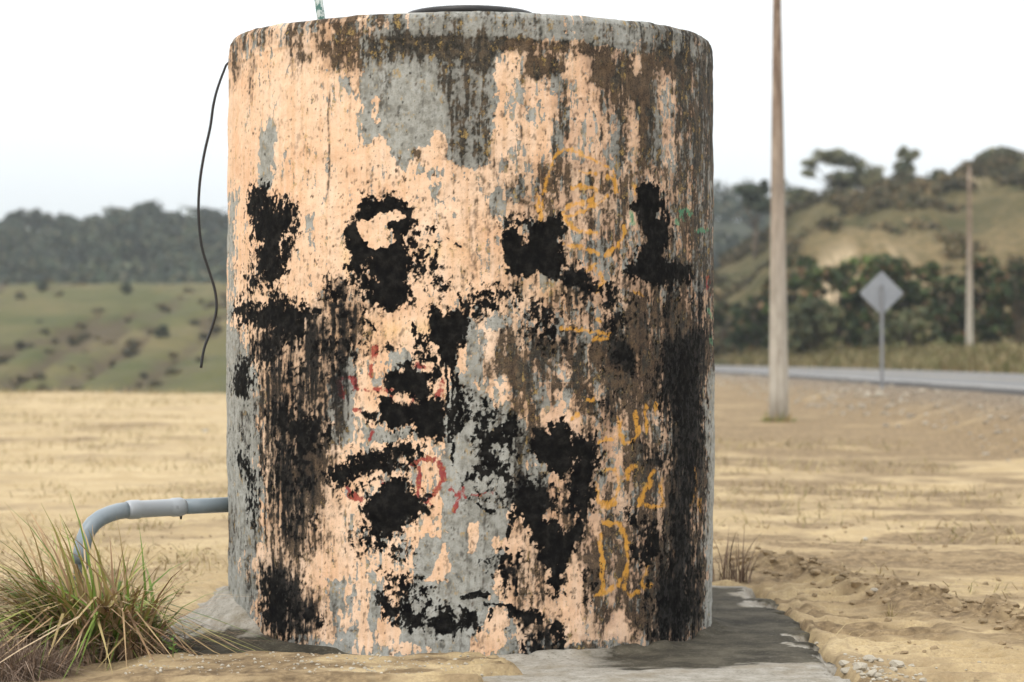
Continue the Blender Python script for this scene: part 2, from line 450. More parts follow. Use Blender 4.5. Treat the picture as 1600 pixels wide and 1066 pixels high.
# ---------------- where the peach paint has come off
peel = Z()
rim_y = 22 + 53 * ((PX - 736) / 378) ** 2          # rim row for each column
np.maximum(peel, .95 * smooth(46, 26, PY - rim_y) * smooth(520, 640, PX), out=peel)
np.maximum(peel, .40 * smooth(46, 10, PY - rim_y), out=peel)
lay(peel, 'P', [(560,60),(600,40),(740,30),(790,45),(778,100),(771,130),(773,200),(762,215),(765,250),(740,268),(715,262),(700,240),(690,205),(680,200),(672,230),(645,232),(640,262),(620,262),(612,225),(590,215),(575,222),(565,205),(566,120)], 1.15, 7)
lay(peel, 'P', [(538,122),(550,122),(552,150),(540,152)], .9, 6)
lay(peel, 'P', [(425,188),(431,195),(434,215),(436,235),(428,248),(426,275),(424,296),(408,300),(406,270),(407,240),(412,212),(420,196)], 1.25, 5)
lay(peel, 'A', [(965,590),(1000,600),(1010,700),(990,750),(968,750)], 1.0, 4, 'cut')
lay(peel, 'A', [(1310,800),(1390,790),(1400,900),(1330,920)], .9, 5, 'cut')
lay(peel, 'C', [(1280,150),(1330,60),(1390,80),(1380,190),(1470,180),(1460,230),(1340,220)], .85, 5)
lay(peel, 'C', [(540,290),(640,270),(630,480),(600,570),(570,480)], .7, 8)
lay(peel, 'C', [(1110,0),(1579,0),(1579,60),(1400,90),(1200,40)], .62, 10)
lay(peel, 'C', [(1360,200),(1480,220),(1480,330),(1390,300)], .55, 8)
lay(peel, 'D', [(100,150),(200,120),(400,120),(420,200),(300,260),(230,330),(140,280)], .72, 9)
lay(peel, 'D', [(780,560),(760,460),(850,430),(930,470),(900,560),(930,650),(880,740),(800,640)], .95, 8)
lay(peel, 'D', [(600,320),(1000,300),(1000,460),(760,450),(640,420)], .48, 14)
for x0, x1, y0, y1, a in ((860, 880, 120, 250, .8), (948, 975, 170, 275, .8), (1008, 1032, 125, 262, .85), (1055, 1075, 80, 250, .7), (1078, 1112, 90, 470, .82), (1040, 1060, 300, 480, .6), (980, 1000, 350, 430, .55)):
    box(peel, x0, x1, y0, y1, a, 6, 16)
box(peel, 780, 1000, 85, 470, .26, 30, 20); box(peel, 1000, 1112, 80, 700, .40, 20, 30)
box(peel, 930, 1060, 470, 1000, .36, 30, 30); box(peel, 1040, 1120, 620, 1000, .5, 16, 40)
box(peel, 1101, 1120, 575, 985, 1.2, 4, 20)
box(peel, 352, 374, 280, 520, .55, 6, 30); box(peel, 360, 372, 300, 470, .85, 3, 25)
lay(peel, 'P', [(350,505),(380,520),(400,560),(410,640),(408,720),(412,800),(405,860),(400,930),(402,985),(350,1000)], 1.2, 12)
lay(peel, 'P', [(376,860),(398,850),(400,900),(380,920)], .5, 7, 'cut')
lay(peel, 'P', [(520,590),(555,545),(560,600),(552,690),(520,690),(512,630)], .95, 8)
lay(peel, 'E', [(910,600),(950,560),(1090,620),(1220,560),(1220,640),(1060,690),(920,690)], 1.0, 6)
lay(peel, 'E', [(1030,190),(1080,120),(1200,110),(1230,160),(1130,250),(1060,260)], .85, 6)
lay(peel, 'P', [(700,610),(735,600),(760,620),(792,640),(815,655),(832,700),(850,722),(858,765),(790,790),(805,840),(775,900),(768,930),(800,955),(802,1022),(720,1022),(640,1006),(600,1000),(640,925),(652,840),(690,800),(692,700)], 1.18, 8)
lay(peel, 'P', [(516,905),(548,900),(546,960),(535,1000),(518,985)], .75, 6)
lay(peel, 'P', [(540,930),(556,905),(560,985),(542,1000)], .95, 6)
lay(peel, 'P', [(575,930),(600,900),(625,985),(600,1000),(572,990)], .9, 8)
box(peel, 520, 800, 985, 1000, .85, 10, 8); box(peel, 380, 1112, 1000, 1040, .65, 10, 10)
for pl, am in (([(655,800),(690,790),(697,830),(688,842),(668,830),(650,850),(645,835)], 1.1), ([(690,850),(699,846),(700,905),(686,912),(662,905),(680,890)], .95),
           ([(733,820),(745,818),(742,860),(734,862)], 1.1), ([(766,848),(790,835),(800,828),(826,845),(828,860),(795,862),(770,862)], 1.0),
           ([(598,960),(622,940),(628,1000),(612,1012),(560,1012),(556,990),(575,985)], .75), ([(616,1008),(636,1006),(634,1020),(616,1022)], 1.0),
           ([(772,948),(790,945),(795,1010),(776,1018),(735,1016),(738,992),(760,975)], .95), ([(826,712),(832,728),(824,738),(819,735)], 1.1),
           ([(770,590),(790,590),(792,628),(776,630)], .95), ([(866,620),(893,614),(890,660),(868,655)], 1.1), ([(846,640),(856,640),(862,672),(850,665)], 1.0),
           ([(885,890),(910,880),(905,960),(915,1000),(880,1010),(872,960)], .9), ([(958,960),(975,950),(985,985),(975,1000),(948,1000)], .95)):
    lay(peel, 'P', pl, am, 5, 'cut')
box(peel, 540, 700, 560, 1000, .28, 30, 30); box(peel, 380, 700, 90, 480, .07, 30, 30)
stroke(peel, 'F', [(200,298),(450,292),(740,296)], 1.6, 1.2); box(peel, 700, 1000, 480, 640, .5, 40, 30)
peel_f = peel - N_fl

# ---------------- rain stains and mould (thin brown film)
stn = Z()
def blob(cx, cy, rx, ry, amt):
    d = ((WX - cx) / rx) ** 2 + ((WY - cy) / ry) ** 2
    np.maximum(stn, amt * 1.05 * np.exp(-d * .55), out=stn)
for b in ((452, 55, 22, 22, .55), (370, 95, 8, 40, .5), (395, 110, 6, 60, .38), (500, 62, 35, 20, .55), (483, 88, 14, 12, .55), (525, 82, 22, 28, .7), (555, 85, 30, 45, .62),
          (590, 70, 30, 30, .6), (650, 66, 34, 26, .95), (700, 60, 40, 30, .8), (720, 120, 50, 60, .55), (745, 80, 40, 34, .9), (600, 150, 20, 40, .35), (735, 190, 40, 70, .62), (655, 242, 8, 7, .9),
          (800, 70, 60, 14, .78), (860, 72, 70, 16, .82), (930, 76, 70, 16, .85), (850, 104, 32, 24, .95), (885, 90, 60, 18, .6), (965, 120, 46, 46, 1.0), (995, 130, 34, 50, 1.0), (1010, 90, 40, 30, .9), (1060, 95, 50, 20, .75),
          (880, 180, 10, 60, .7), (775, 165, 8, 60, .5), (800, 240, 60, 30, .6), (870, 260, 60, 40, .62), (1008, 190, 16, 80, .75), (1060, 180, 10, 90, .72), (1108, 160, 8, 160, .9), (1080, 150, 8, 110, .5), (1085, 360, 34, 150, .62),
          (800, 300, 30, 30, .45), (880, 300, 60, 40, .5), (1010, 330, 50, 90, .55), (1040, 420, 60, 80, .72), (960, 300, 30, 60, .42),
          (515, 480, 20, 30, .5), (545, 500, 40, 60, .55), (470, 560, 70, 70, .62), (440, 640, 45, 90, .7), (470, 740, 50, 90, .8), (460, 830, 40, 50, .7), (440, 920, 30, 60, .75), (470, 960, 40, 40, .6), (505, 600, 30, 60, .55), (535, 640, 18, 60, .5),
          (820, 570, 50, 34, .75), (865, 560, 50, 44, .8), (820, 630, 34, 34, .5), (900, 580, 30, 60, .75), (960, 560, 50, 60, .9), (1010, 520, 60, 70, .85), (960, 640, 60, 50, .72), (1000, 600, 40, 80, .7),
          (1055, 560, 46, 110, 1.0), (1075, 680, 34, 130, 1.05), (1060, 830, 30, 140, 1.0), (1040, 930, 40, 90, 1.0), (1080, 920, 22, 90, .9), (1000, 760, 40, 80, .55), (930, 740, 20, 120, .6), (925, 900, 18, 80, .75), (955, 960, 30, 60, .6), (985, 850, 30, 60, .45), (1000, 950, 30, 50, .8),
          (860, 985, 60, 30, .6), (910, 1015, 100, 14, .7), (395, 880, 8, 90, .4), (365, 830, 10, 40, .5), (440, 1000, 50, 16, .6)):
    blob(*b)
np.maximum(stn, .72 * smooth(9, 0, np.abs(PY - rim_y - 38)) * smooth(760, 800, PX) * smooth(1060, 1000, PX), out=stn)
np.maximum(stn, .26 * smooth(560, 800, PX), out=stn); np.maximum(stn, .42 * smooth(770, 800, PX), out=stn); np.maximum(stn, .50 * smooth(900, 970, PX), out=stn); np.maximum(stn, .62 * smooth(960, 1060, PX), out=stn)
np.maximum(stn, .60 * smooth(110, 40, PY - rim_y) * smooth(560, 700, PX), out=stn); np.maximum(stn, .52 * smooth(90, 20, PY - rim_y) * smooth(420, 470, PX), out=stn)
np.maximum(stn, .62 * smooth(780, 840, PX) * smooth(500, 530, PY) * smooth(680, 640, PY), out=stn)
for x0, x1, y0, y1, a in ((771, 816, 84, 250, .75), (825, 860, 125, 255, .75), (884, 916, 86, 124, .7), (886, 938, 130, 250, .6), (985, 1002, 78, 120, .7), (1036, 1050, 120, 260, .75), (590, 690, 130, 250, .35), (976, 998, 190, 270, .4), (1101, 1120, 580, 985, .8)):
    box(stn, x0, x1, y0, y1, a, 7, 12, 'cut')
np.maximum(stn, .42 * smooth(30, 4, PY - rim_y), out=stn)
lipm = smooth(40, 30, PY - rim_y) * smooth(600, 660, PX) * (1 - .8 * smooth(985, 1020, PX)); stn *= 1 - .42 * lipm
stroke(stn, 'F', [(200,298),(450,292),(740,296)], .1, 0)
for x0, x1, y0, y1, a in ((930, 1050, 590, 960, .62), (905, 935, 480, 620, .6), (770, 930, 500, 560, .6)): box(stn, x0, x1, y0, y1, a, 20, 25)
for pl, am in (([(866,620),(893,614),(890,660),(868,655)], 1.0), ([(846,640),(856,640),(862,672),(850,665)], 1.0), ([(880,560),(892,580),(885,596),(868,585)], .9), ([(885,890),(910,880),(905,960),(915,1000),(880,1010),(872,960)], .8), ([(958,960),(975,950),(985,985),(975,1000),(948,1000)], .9), ([(955,655),(975,655),(970,780),(958,780)], .5), ([(770,590),(790,590),(792,628),(776,630)], .9)):
    lay(stn, 'P', pl, am, 6, 'cut')
stn *= .70 + .52 * fbm(U / 26, V / 60, 4, 251, .65)
N_m = .28 * N_str + .26 * N_v + .22 * fbm(U / 20, V / 26, 5, 231, .72) + .24 * fbm(U / 3.6, V / 5, 3, 241, .8)
N_m = np.clip((N_m - .5) * 1.9 + .5, 0, 1)
veil = np.clip(stn * 1.15 - .14, 0, 1) * .62 * (.55 + .6 * N_v)          # thin even grime under the mould specks
stain = np.maximum(np.clip(stn * 1.85 - N_m * 1.05, 0, 1) * 1.25, veil)
# thin dark runs down the left half
for x, y0, y1, a in ((516, 130, 330, .8), (394, 120, 185, .6), (361, 75, 130, .8), (373, 80, 112, .7), (549, 100, 230, .35), (476, 150, 280, .25), (440, 120, 260, .2), (600, 200, 330, .25)):
    k = a * np.exp(-((PX - x - 1.2 * np.sin(PY / 17.)) / 1.5) ** 2) * smooth(y0, y0 + 25, PY) * smooth(y1, y1 - 50, PY) * (.3 + N_iso)
    stain = np.maximum(stain, k)
specks = smooth(.955, .985, fbm(U / 4.2, V / 5.5, 2, 201)) * .8 + smooth(.93, .98, fbm(U / 9, V / 12, 3, 211)) * .5 * smooth(300, 560, PX)
stain = np.clip(np.maximum(stain, specks), 0, 1)

# ---------------- black paint daubs
blk = Z()
sot = Z()
def L(t, p, d=1.35, f=5, op='max'):
    if f >= 9 and op == 'max':
        lay(sot, t, p, min(d, .95), f * 1.6); d = d * .82
    elif op == 'max': lay(sot, t, p, min(d, 1) * .62, f * 3.2)
    lay(blk, t, p, d, f, op, op == 'max')
    if op == 'cut': lay(sot, t, p, d, f, op)
L('C', [(200,290),(215,180),(240,130),(290,120),(325,160),(345,200),(360,255),(400,270),(400,230),(430,205),(465,225),(480,260),(490,320),(480,365),(500,390),(440,400),(410,430),(460,470),(465,520),(440,600),(400,680),(370,720),(330,740),(290,640),(250,560),(240,480),(245,400),(235,330),(215,300)], 1.25, 6)
L('C', [(270,560),(440,560),(400,700),(330,740),(200,800),(170,790),(200,720),(160,640),(220,660)], .72, 7)
L('C', [(265,460),(300,450),(295,500),(265,495)], .8, 5, 'cut'); L('C', [(400,470),(425,465),(420,540),(395,560)], .7, 5, 'cut'); L('C', [(265,230),(295,220),(290,270),(265,280)], .7, 5, 'cut')
L('C', [(805,350),(840,325),(885,330),(870,290),(890,220),(920,200),(980,215),(1060,205),(1020,175),(1130,200),(1160,250),(1200,290),(1210,340),(1180,380),(1160,420),(1140,480),(1170,510),(1200,560),(1170,620),(1180,720),(1210,780),(1150,830),(1100,900),(1050,905),(1000,860),(960,820),(850,810),(700,810),(690,780),(830,770),(840,700),(810,620),(835,560),(820,480),(805,420)], 1.35, 4)
L('C', [(886,370),(900,330),(965,345),(1020,290),(1080,262),(1160,300),(1150,322),(1090,322),(1042,350),(1085,385),(1095,430),(1100,490),(1020,488),(965,512),(930,470),(895,440)], 1.3, 3, 'cut')
L('C', [(830,640),(960,560),(1000,700),(960,820),(840,830),(830,760)], .6, 8, 'cut'); L('C', [(840,620),(980,600),(1000,760),(920,830),(850,800)], .78, 8)
L('C', [(690,690),(740,680),(850,740),(850,820),(700,815)], .75, 9)
L('C', [(1110,420),(1240,380),(1340,400),(1260,460),(1340,500),(1360,560),(1370,620),(1420,700),(1420,800),(1380,780),(1320,720),(1260,650),(1180,700),(1150,560)], .62, 7)
L('C', [(1160,520),(1300,490),(1360,540),(1340,600),(1380,640),(1250,680),(1180,720)], .74, 7)
L('C', [(1080,780),(1200,700),(1220,800),(1110,900),(1040,880)], .9, 6); L('C', [(1200,820),(1300,800),(1280,900),(1200,900)], .36, 8)
L('C', [(130,900),(170,830),(260,850),(320,830),(370,790),(440,830),(530,860),(570,920),(560,1000),(540,1066),(430,1066),(280,1000),(180,980)], 1.05, 7)
L('C', [(690,840),(900,820),(920,960),(800,1060),(640,1060),(640,960)], .68, 12)
L('E', [(230,-20),(560,-20),(540,60),(370,120),(360,200),(300,220),(240,170),(250,80)], 1.0, 12)
L('E', [(590,-20),(860,-20),(860,150),(800,200),(660,300),(600,200)], .66, 16)
L('E', [(400,180),(560,170),(560,300),(440,330)], .72, 12)
L('E', [(330,560),(350,440),(420,390),(460,430),(480,520),(520,480),(600,500),(650,600),(630,690),(560,740),(500,720),(460,660),(380,640)], 1.15, 9)
L('E', [(280,480),(640,480),(660,700),(580,900),(560,1066),(310,1066),(300,760)], .66, 16)
L('E', [(390,720),(480,710),(530,900),(540,1040),(350,1050),(330,900)], .78, 14)
L('E', [(670,540),(720,560),(710,640),(670,630)], .95, 5)
L('E', [(125,250),(165,160),(200,150),(205,230),(220,340),(180,420),(140,380),(125,320)], 1.05, 5); L('E', [(220,250),(270,255),(265,320),(230,300)], .75, 6)
L('E', [(180,720),(200,820),(250,860),(250,960),(235,1080),(215,960),(190,850),(140,800),(140,740)], 1.0, 6); L('E', [(165,540),(200,560),(195,680),(165,640)], .55, 6)
L('G', [(200,-20),(240,-20),(235,150),(205,150)], .8, 6); L('G', [(370,-20),(600,-20),(610,220),(560,290),(440,260),(380,180)], .58, 14)
L('D', [(245,480),(270,420),(350,380),(360,440),(400,480),(400,370),(480,350),(560,320),(610,290),(625,400),(600,470),(610,540),(640,560),(620,680),(560,700),(500,650),(430,660),(340,690),(300,640),(270,580),(265,520)], 1.4, 3)
L('D', [(360,390),(395,400),(400,520),(375,500)], .9, 3, 'cut')
L('D', [(235,330),(330,290),(430,290),(470,330),(380,400),(270,420)], .5, 6)
L('D', [(620,640),(680,590),(740,610),(750,660),(810,690),(830,760),(740,780),(640,740),(600,690)], .98, 4); L('D', [(670,600),(705,600),(700,660),(675,650)], .9, 3, 'cut')
L('D', [(640,740),(820,720),(880,800),(760,920),(680,880)], .48, 9); L('D', [(860,760),(940,730),(940,860),(890,860)], 1.0, 5)
L('D', [(900,940),(960,910),(970,1066),(910,1040)], .9, 6)
L('D', [(1060,240),(1100,200),(1090,120),(1150,100),(1220,150),(1200,190),(1250,260),(1265,360),(1265,450),(1220,500),(1200,560),(1280,590),(1400,630),(1400,700),(1300,710),(1200,740),(1100,700),(1010,650),(1020,620),(1080,590),(1080,510),(1150,500),(1120,380),(1100,300)], 1.35, 4)
L('D', [(1205,270),(1230,270),(1235,330),(1210,330)], 1.0, 3, 'cut')
L('D', [(1000,640),(1400,660),(1400,800),(1200,900),(960,860)], .45, 14)
L('D', [(20,780),(60,730),(120,770),(190,700),(320,740),(350,850),(300,850),(230,860),(220,920),(150,940),(100,1000),(40,1010),(-40,1066),(-40,900)], .62, 7); L('D', [(90,860),(180,810),(230,860),(180,930),(90,960)], .86, 6)
L('D', [(480,820),(540,880),(590,950),(590,1050),(470,1066),(450,980),(380,980),(400,900)], .84, 7); L('D', [(470,920),(580,960),(580,1060),(480,1060)], 1.1, 8)
L('P', [(667,500),(682,482),(697,498),(703,487),(725,488),(732,515),(722,535),(716,555),(714,572),(690,572),(685,545),(672,525)], 1.35, 3)
for x0, y0, x1, y1, wd in ((699, 570, 699, 640, 1.6), (707, 570, 707, 725, 1.5), (715, 585, 719, 650, 1.6), (703, 640, 702, 690, 1.3), (808, 860, 806, 930, 1.2)):
    stroke(blk, 'P', [(x0, y0), (x1, y1)], wd, 1.3)
L('E', [(1050,280),(1100,230),(1130,290),(1150,190),(1190,180),(1230,250),(1280,240),(1380,200),(1370,260),(1320,300),(1310,400),(1390,440),(1400,560),(1390,650),(1300,660),(1220,620),(1230,560),(1150,560),(1090,605),(1040,560),(1000,460),(1000,380),(1060,420),(1150,450),(1240,440),(1180,380),(1090,380),(1060,330)], 1.2, 4)
L('E', [(900,500),(960,500),(1010,540),(960,555)], 1.0, 4); L('E', [(1460,300),(1500,330),(1510,480),(1490,600),(1450,600),(1460,420)], 1.0, 4)
L('E', [(1210,50),(1260,30),(1330,90),(1370,150),(1340,210),(1260,170)], .8, 5); L('E', [(1020,90),(1090,70),(1100,110),(1050,130)], .9, 4)
L('E', [(810,750),(830,730),(850,770),(940,740),(1040,700),(1150,670),(1230,690),(1260,740),(1200,780),(1100,800),(1180,830),(1000,870),(900,880),(800,960),(740,930),(660,890),(640,860),(720,830),(800,800)], .98, 5)
L('E', [(660,880),(900,860),(860,1000),(760,1000)], .55, 8); L('E', [(830,960),(960,880),(1100,860),(1000,960),(900,1000)], .5, 8)
L('E', [(930,1066),(960,1000),(1050,920),(1150,890),(1180,960),(1200,1030),(1300,1090),(930,1090)], 1.25, 5)
L('G', [(930,-20),(1320,-20),(1240,60),(1200,130),(1150,160),(1130,200),(1090,235),(1000,235),(930,210),(900,190),(940,150),(930,80)], 1.15, 5)
L('G', [(850,200),(1050,230),(1210,280),(1180,380),(1000,350),(900,330),(850,260)], .6, 8)
L('G', [(300,460),(380,470),(410,560),(440,640),(500,690),(480,730),(430,720),(420,800),(480,900),(420,850),(360,800),(290,740),(290,600)], 1.08, 8)
L('G', [(540,690),(590,680),(640,760),(630,785),(570,740)], .95, 5); L('G', [(280,450),(480,450),(620,690),(600,820),(480,900),(300,760)], .42, 14)
L('G', [(1020,450),(1110,430),(1150,480),(1230,470),(1270,520),(1340,560),(1330,600),(1250,580),(1170,620),(1130,600),(1060,560),(1040,480)], .72, 6)
L('G', [(1000,590),(1050,600),(1090,680),(1140,720),(1130,770),(1060,740),(1010,660)], 1.05, 5); L('G', [(1120,640),(1200,690),(1280,680),(1270,760),(1240,800),(1180,770),(1130,720)], 1.1, 5)
L('G', [(1310,700),(1370,720),(1440,680),(1500,760),(1600,740),(1600,800),(1480,800),(1440,840),(1370,840),(1320,780)], 1.12, 5); L('G', [(1270,600),(1380,640),(1430,690),(1320,700)], .8, 6)
L('G', [(1150,560),(1330,560),(1300,690),(1150,660)], .5, 8); L('H', [(0,650),(60,700),(100,720),(100,780),(40,810),(0,800)], 1.15, 4)
L('F', [(90,550),(130,400),(180,440),(220,500),(200,570),(250,560),(260,510),(330,520),(370,580),(360,700),(350,770),(310,820),(310,900),(60,900),(50,850),(100,830),(150,800),(110,740),(80,660),(100,610)], .80, 5)
L('F', [(100,620),(200,600),(190,760),(170,880),(70,890),(120,800)], 1.1, 5); L('F', [(200,690),(330,700),(330,790),(220,790)], .55, 6, 'cut'); L('F', [(150,600),(230,520),(230,570),(180,620)], 1.1, 3, 'cut')
L('F', [(0,400),(60,360),(50,560),(0,560)], .55, 6); L('F', [(50,900),(230,900),(220,1040),(60,1050)], .40, 8)
L('F', [(435,700),(450,600),(490,580),(545,625),(565,555),(600,545),(650,575),(670,640),(660,760),(640,890),(560,850),(500,780),(440,740)], 1.4, 4)
L('F', [(690,640),(780,640),(835,680),(840,760),(810,900),(780,1090),(680,1090),(660,960),(670,850),(700,720)], 1.12, 6); L('F', [(640,600),(720,600),(720,700),(650,700)], .8, 6)
L('F', [(270,960),(400,900),(540,950),(560,1090),(320,1090)], 1.2, 9)
L('H', [(310,-20),(530,-20),(510,60),(500,130),(570,150),(630,210),(680,190),(740,60),(760,-20),(775,60),(740,200),(700,280),(660,340),(640,400),(610,480),(600,600),(580,600),(560,520),(540,420),(500,390),(480,300),(440,240),(420,160),(400,130),(350,60)], 1.3, 5)
L('H', [(520,0),(740,0),(700,120),(600,120)], .58, 10)
L('H', [(200,420),(240,360),(330,360),(320,480),(300,560),(250,490)], 1.05, 10)
L('H', [(310,680),(420,690),(490,720),(500,760),(400,750),(330,740)], 1.25, 4); L('H', [(540,790),(600,760),(620,840),(655,940),(630,960),(600,860)], 1.25, 4); L('H', [(380,920),(430,940),(420,995),(380,1000)], 1.2, 4)
L('H', [(340,760),(560,760),(610,880),(560,980),(380,980)], .55, 10); L('H', [(330,560),(560,560),(560,680),(330,660)], .35, 10); L('H', [(480,440),(560,440),(580,560),(500,560)], .5, 8)
for p, wd in (([(20, 610), (100, 590), (160, 590)], 5), ([(150, 650), (230, 655), (310, 660)], 3.5), ([(195, 690), (180, 730), (170, 770)], 2.5), ([(345, 80), (310, 150), (285, 220)], 4.5), ([(282, 220), (280, 310)], 1.8), ([(100, 40), (200, 80)], 3)):
    stroke(blk, 'H', p, wd, .9)
for p, wd in (([(950, 970), (1000, 1050)], 1.6), ([(1215, 960), (1220, 1066)], 1.5), ([(560, 880), (640, 900)], 3), ([(1330, 380), (1340, 415)], 2.2), ([(1330, 480), (1390, 455)], 1.4), ([(1420, 450), (1500, 495)], 1.2), ([(1480, 780), (1520, 870)], 3), ([(940, 960), (990, 1040)], 1.5)):
    stroke(blk, 'C', p, wd, .95)
# heavy soot down the right-hand side
L('F', [(920,60),(1000,50),(1070,160),(1050,240),(920,200)], .95, 9); L('F', [(850,400),(960,380),(940,500),(840,500)], .75, 9)
L('F', [(1220,60),(1400,-20),(1500,-20),(1500,400),(1490,700),(1440,1090),(1300,1090),(1290,760),(1290,560),(1210,400)], .92, 16)
L('F', [(1080,690),(1160,720),(1260,740),(1230,880),(1090,760)], .78, 10)
L('H', [(1270,-20),(1420,-20),(1440,300),(1470,700),(1380,900),(1180,860),(1170,500),(1250,420)], .86, 16)
L('H', [(1130,180),(1190,150),(1210,330),(1140,400),(1100,360)], 1.1, 7); L('H', [(1010,90),(1090,90),(1110,160),(1040,150)], .95, 7); L('H', [(1060,310),(1110,330),(1100,390),(1050,350)], .9, 5)
L('D', [(1420,700),(1500,700),(1500,1080),(1400,1080)], .62, 12); L('H', [(770,440),(810,440),(810,660),(770,640)], .6, 8)
L('D', [(940,820),(1380,760),(1390,1080),(950,1080)], .40, 20); L('F', [(1100,300),(1300,200),(1300,500),(1130,430)], .5, 16)
L('F', [(300,-20),(780,-20),(760,100),(500,130),(330,60)], .45, 12)
box(blk, 1101, 1130, 560, 1000, 1.0, 4, 30, 'cut'); box(sot, 1099, 1130, 560, 1000, 1.0, 4, 30, 'cut')
# streaky where it is thin, blotchy where it was daubed
mixw = smooth(930, 1060, PX) + smooth(520, 430, PX) * smooth(460, 520, PY)
mixw = np.clip(mixw, 0, 1) * .8
N_b = N_iso * (1 - mixw) + N_str * mixw
N_b = np.clip((.58 * N_b + .42 * fbm(U / 3.6, V / 4.2, 3, 221, .8) - .5) * 1.25 + .5, 0, 1)
lay(sot, 'P', [(398,478),(560,478),(562,600),(522,690),(508,780),(492,860),(425,860),(410,700),(398,560)], .60, 30)
lay(sot, 'P', [(405,880),(450,880),(500,960),(480,1005),(410,985)], .8, 20)
soot = np.clip(np.clip(sot * 1.25 - (.55 * N_str + .45 * N_v) * .75, 0, 1) * 1.5, 0, 1)
black_f = np.where(blk > .02, blk * 1.05 - N_b, -.5)

# ---------------- sprayed letters
gy_, gr_, gg_ = Z(), Z(), Z()
for t, p, wd in (('P', [(845,345),(846,325),(850,300),(858,268),(864,248),(876,234),(892,234),(912,243),(938,256),(958,272),(962,300)], 2.6),
                 ('D', [(680,130),(800,130),(830,170),(790,215)], 4), ('D', [(870,60),(930,80),(955,140)], 3.2), ('D', [(720,30),(820,45)], 3), ('D', [(630,290),(660,250),(760,220)], 4), ('D', [(640,315),(760,270),(900,185)], 3.2), ('D', [(620,480),(700,495),(760,510),(830,545)], 3.4),
                 ('D', [(650,340),(680,380),(760,400),(830,410)], 3.4), ('D', [(1000,370),(980,450),(930,510),(880,550)], 3.2), ('D', [(830,600),(765,650)], 3.4), ('D', [(830,640),(865,710),(830,770)], 3.6), ('D', [(470,190),(480,260),(490,350)], 3.2), ('D', [(600,1000),(720,1010),(820,1020),(910,1035)], 3), ('D', [(830,940),(850,970)], 4), ('D', [(1060,770),(1120,800)], 3.5),
                 ('D', [(1060,120),(1070,170)], 2.5), ('F', [(800,45),(900,25)], 3), ('F', [(780,420),(810,410)], 4),
                 ('F', [(960,520),(970,620),(1010,680),(1060,650),(1080,600),(1065,480)], 3.4), ('F', [(1135,455),(1130,600)], 3), ('F', [(1190,440),(1195,510)], 3.6), ('F', [(840,668),(930,650)], 3.4), ('F', [(690,530),(710,500)], 4),
                 ('F', [(890,840),(940,860),(965,940),(940,1030),(890,1060),(845,1020),(830,930)], 3.4), ('F', [(1055,830),(1015,860),(1010,900)], 4), ('F', [(1170,850),(1140,940),(1110,1000),(1090,1066)], 3.6), ('F', [(1225,900),(1220,990),(1240,1066)], 2.8), ('F', [(1435,840),(1430,1000),(1410,1066)], 2.2),
                 ('H', [(830,0),(880,50),(950,20)], 4), ('H', [(1085,0),(1150,50),(1235,40)], 3.6), ('H', [(1455,0),(1462,70)], 2.4), ('H', [(858,220),(865,400),(865,580)], 4.2), ('H', [(890,145),(970,160),(1010,250),(1018,390),(960,530),(830,590)], 4), ('H', [(1020,440),(1010,540),(1040,600),(1085,570)], 3.6), ('H', [(1140,420),(1110,540),(1165,520)], 3.4), ('H', [(1310,320),(1320,360)], 3)):
    stroke(gy_, t, p, wd, 1.0)
for t, p, wd in (('E', [(775,400),(768,300),(800,275),(845,290),(855,340)], 4.5), ('E', [(870,352),(960,352),(1085,355)], 3.8), ('E', [(985,95),(965,150)], 6), ('E', [(955,200),(955,265)], 3.6), ('E', [(1090,370),(1080,440)], 3.5), ('E', [(1385,280),(1365,400)], 4.5), ('E', [(1230,200),(1320,215)], 4), ('E', [(850,480),(890,490)], 4), ('E', [(960,560),(955,660)], 3), ('E', [(1215,380),(1200,440)], 4),
                 ('E', [(1245,830),(1245,1010)], 4.2), ('E', [(1200,800),(1330,780),(1390,860),(1350,980),(1290,1050),(1225,1005)], 3.8), ('E', [(1440,965),(1475,1000)], 3), ('E', [(1520,965),(1490,1020),(1465,1090)], 4.5), ('E', [(830,1000),(870,1020),(900,1030)], 6.5), ('E', [(1025,690),(1030,700)], 3), ('E', [(1050,835),(1065,840)], 3.5), ('E', [(1015,925),(1025,935)], 3), ('E', [(810,950),(820,980)], 4), ('F', [(-10,970),(15,1010)], 4), ('F', [(70,990),(110,1000)], 3), ('F', [(150,990),(200,985)], 3), ('G', [(1260,10),(1320,30)], 3), ('D', [(1500,690),(1505,790)], 2)):
    stroke(gr_, t, p, wd, 1.0)
for t, p, wd in (('D', [(1040,290),(1048,355)], 4), ('D', [(1355,330),(1350,280),(1385,262),(1405,300)], 2.4), ('D', [(1450,400),(1500,395)], 4), ('D', [(1320,340),(1325,355)], 3.5), ('D', [(1505,880),(1525,930)], 2.5), ('F', [(1515,20),(1525,60)], 3)):
    stroke(gg_, t, p, wd, .85)
wear = .62 * N_iso + .38 * N_fl
gy_f, gr_f, gg_f = gy_ * .80 - wear * .98, gr_ * .78 - wear * 1.0, gg_ * .85 - wear * .9
yhaze = np.clip(sum(a * np.exp(-((PX - x) / rx) ** 2 - ((PY - y) / ry) ** 2) for x, y, rx, ry, a in ((700, 395, 40, 12, .5), (735, 400, 14, 8, .7), (545, 400, 8, 30, .35), (560, 520, 40, 18, .35), (640, 515, 50, 14, .35), (850, 450, 30, 20, .25))), 0, 1) * N_big
film = np.clip(.25 * smooth(850, 1010, PX) + .55 * smooth(.45, .9, N_big) * smooth(760, 860, PX), 0, 1)      # pinkish, dulled paint on the weather side

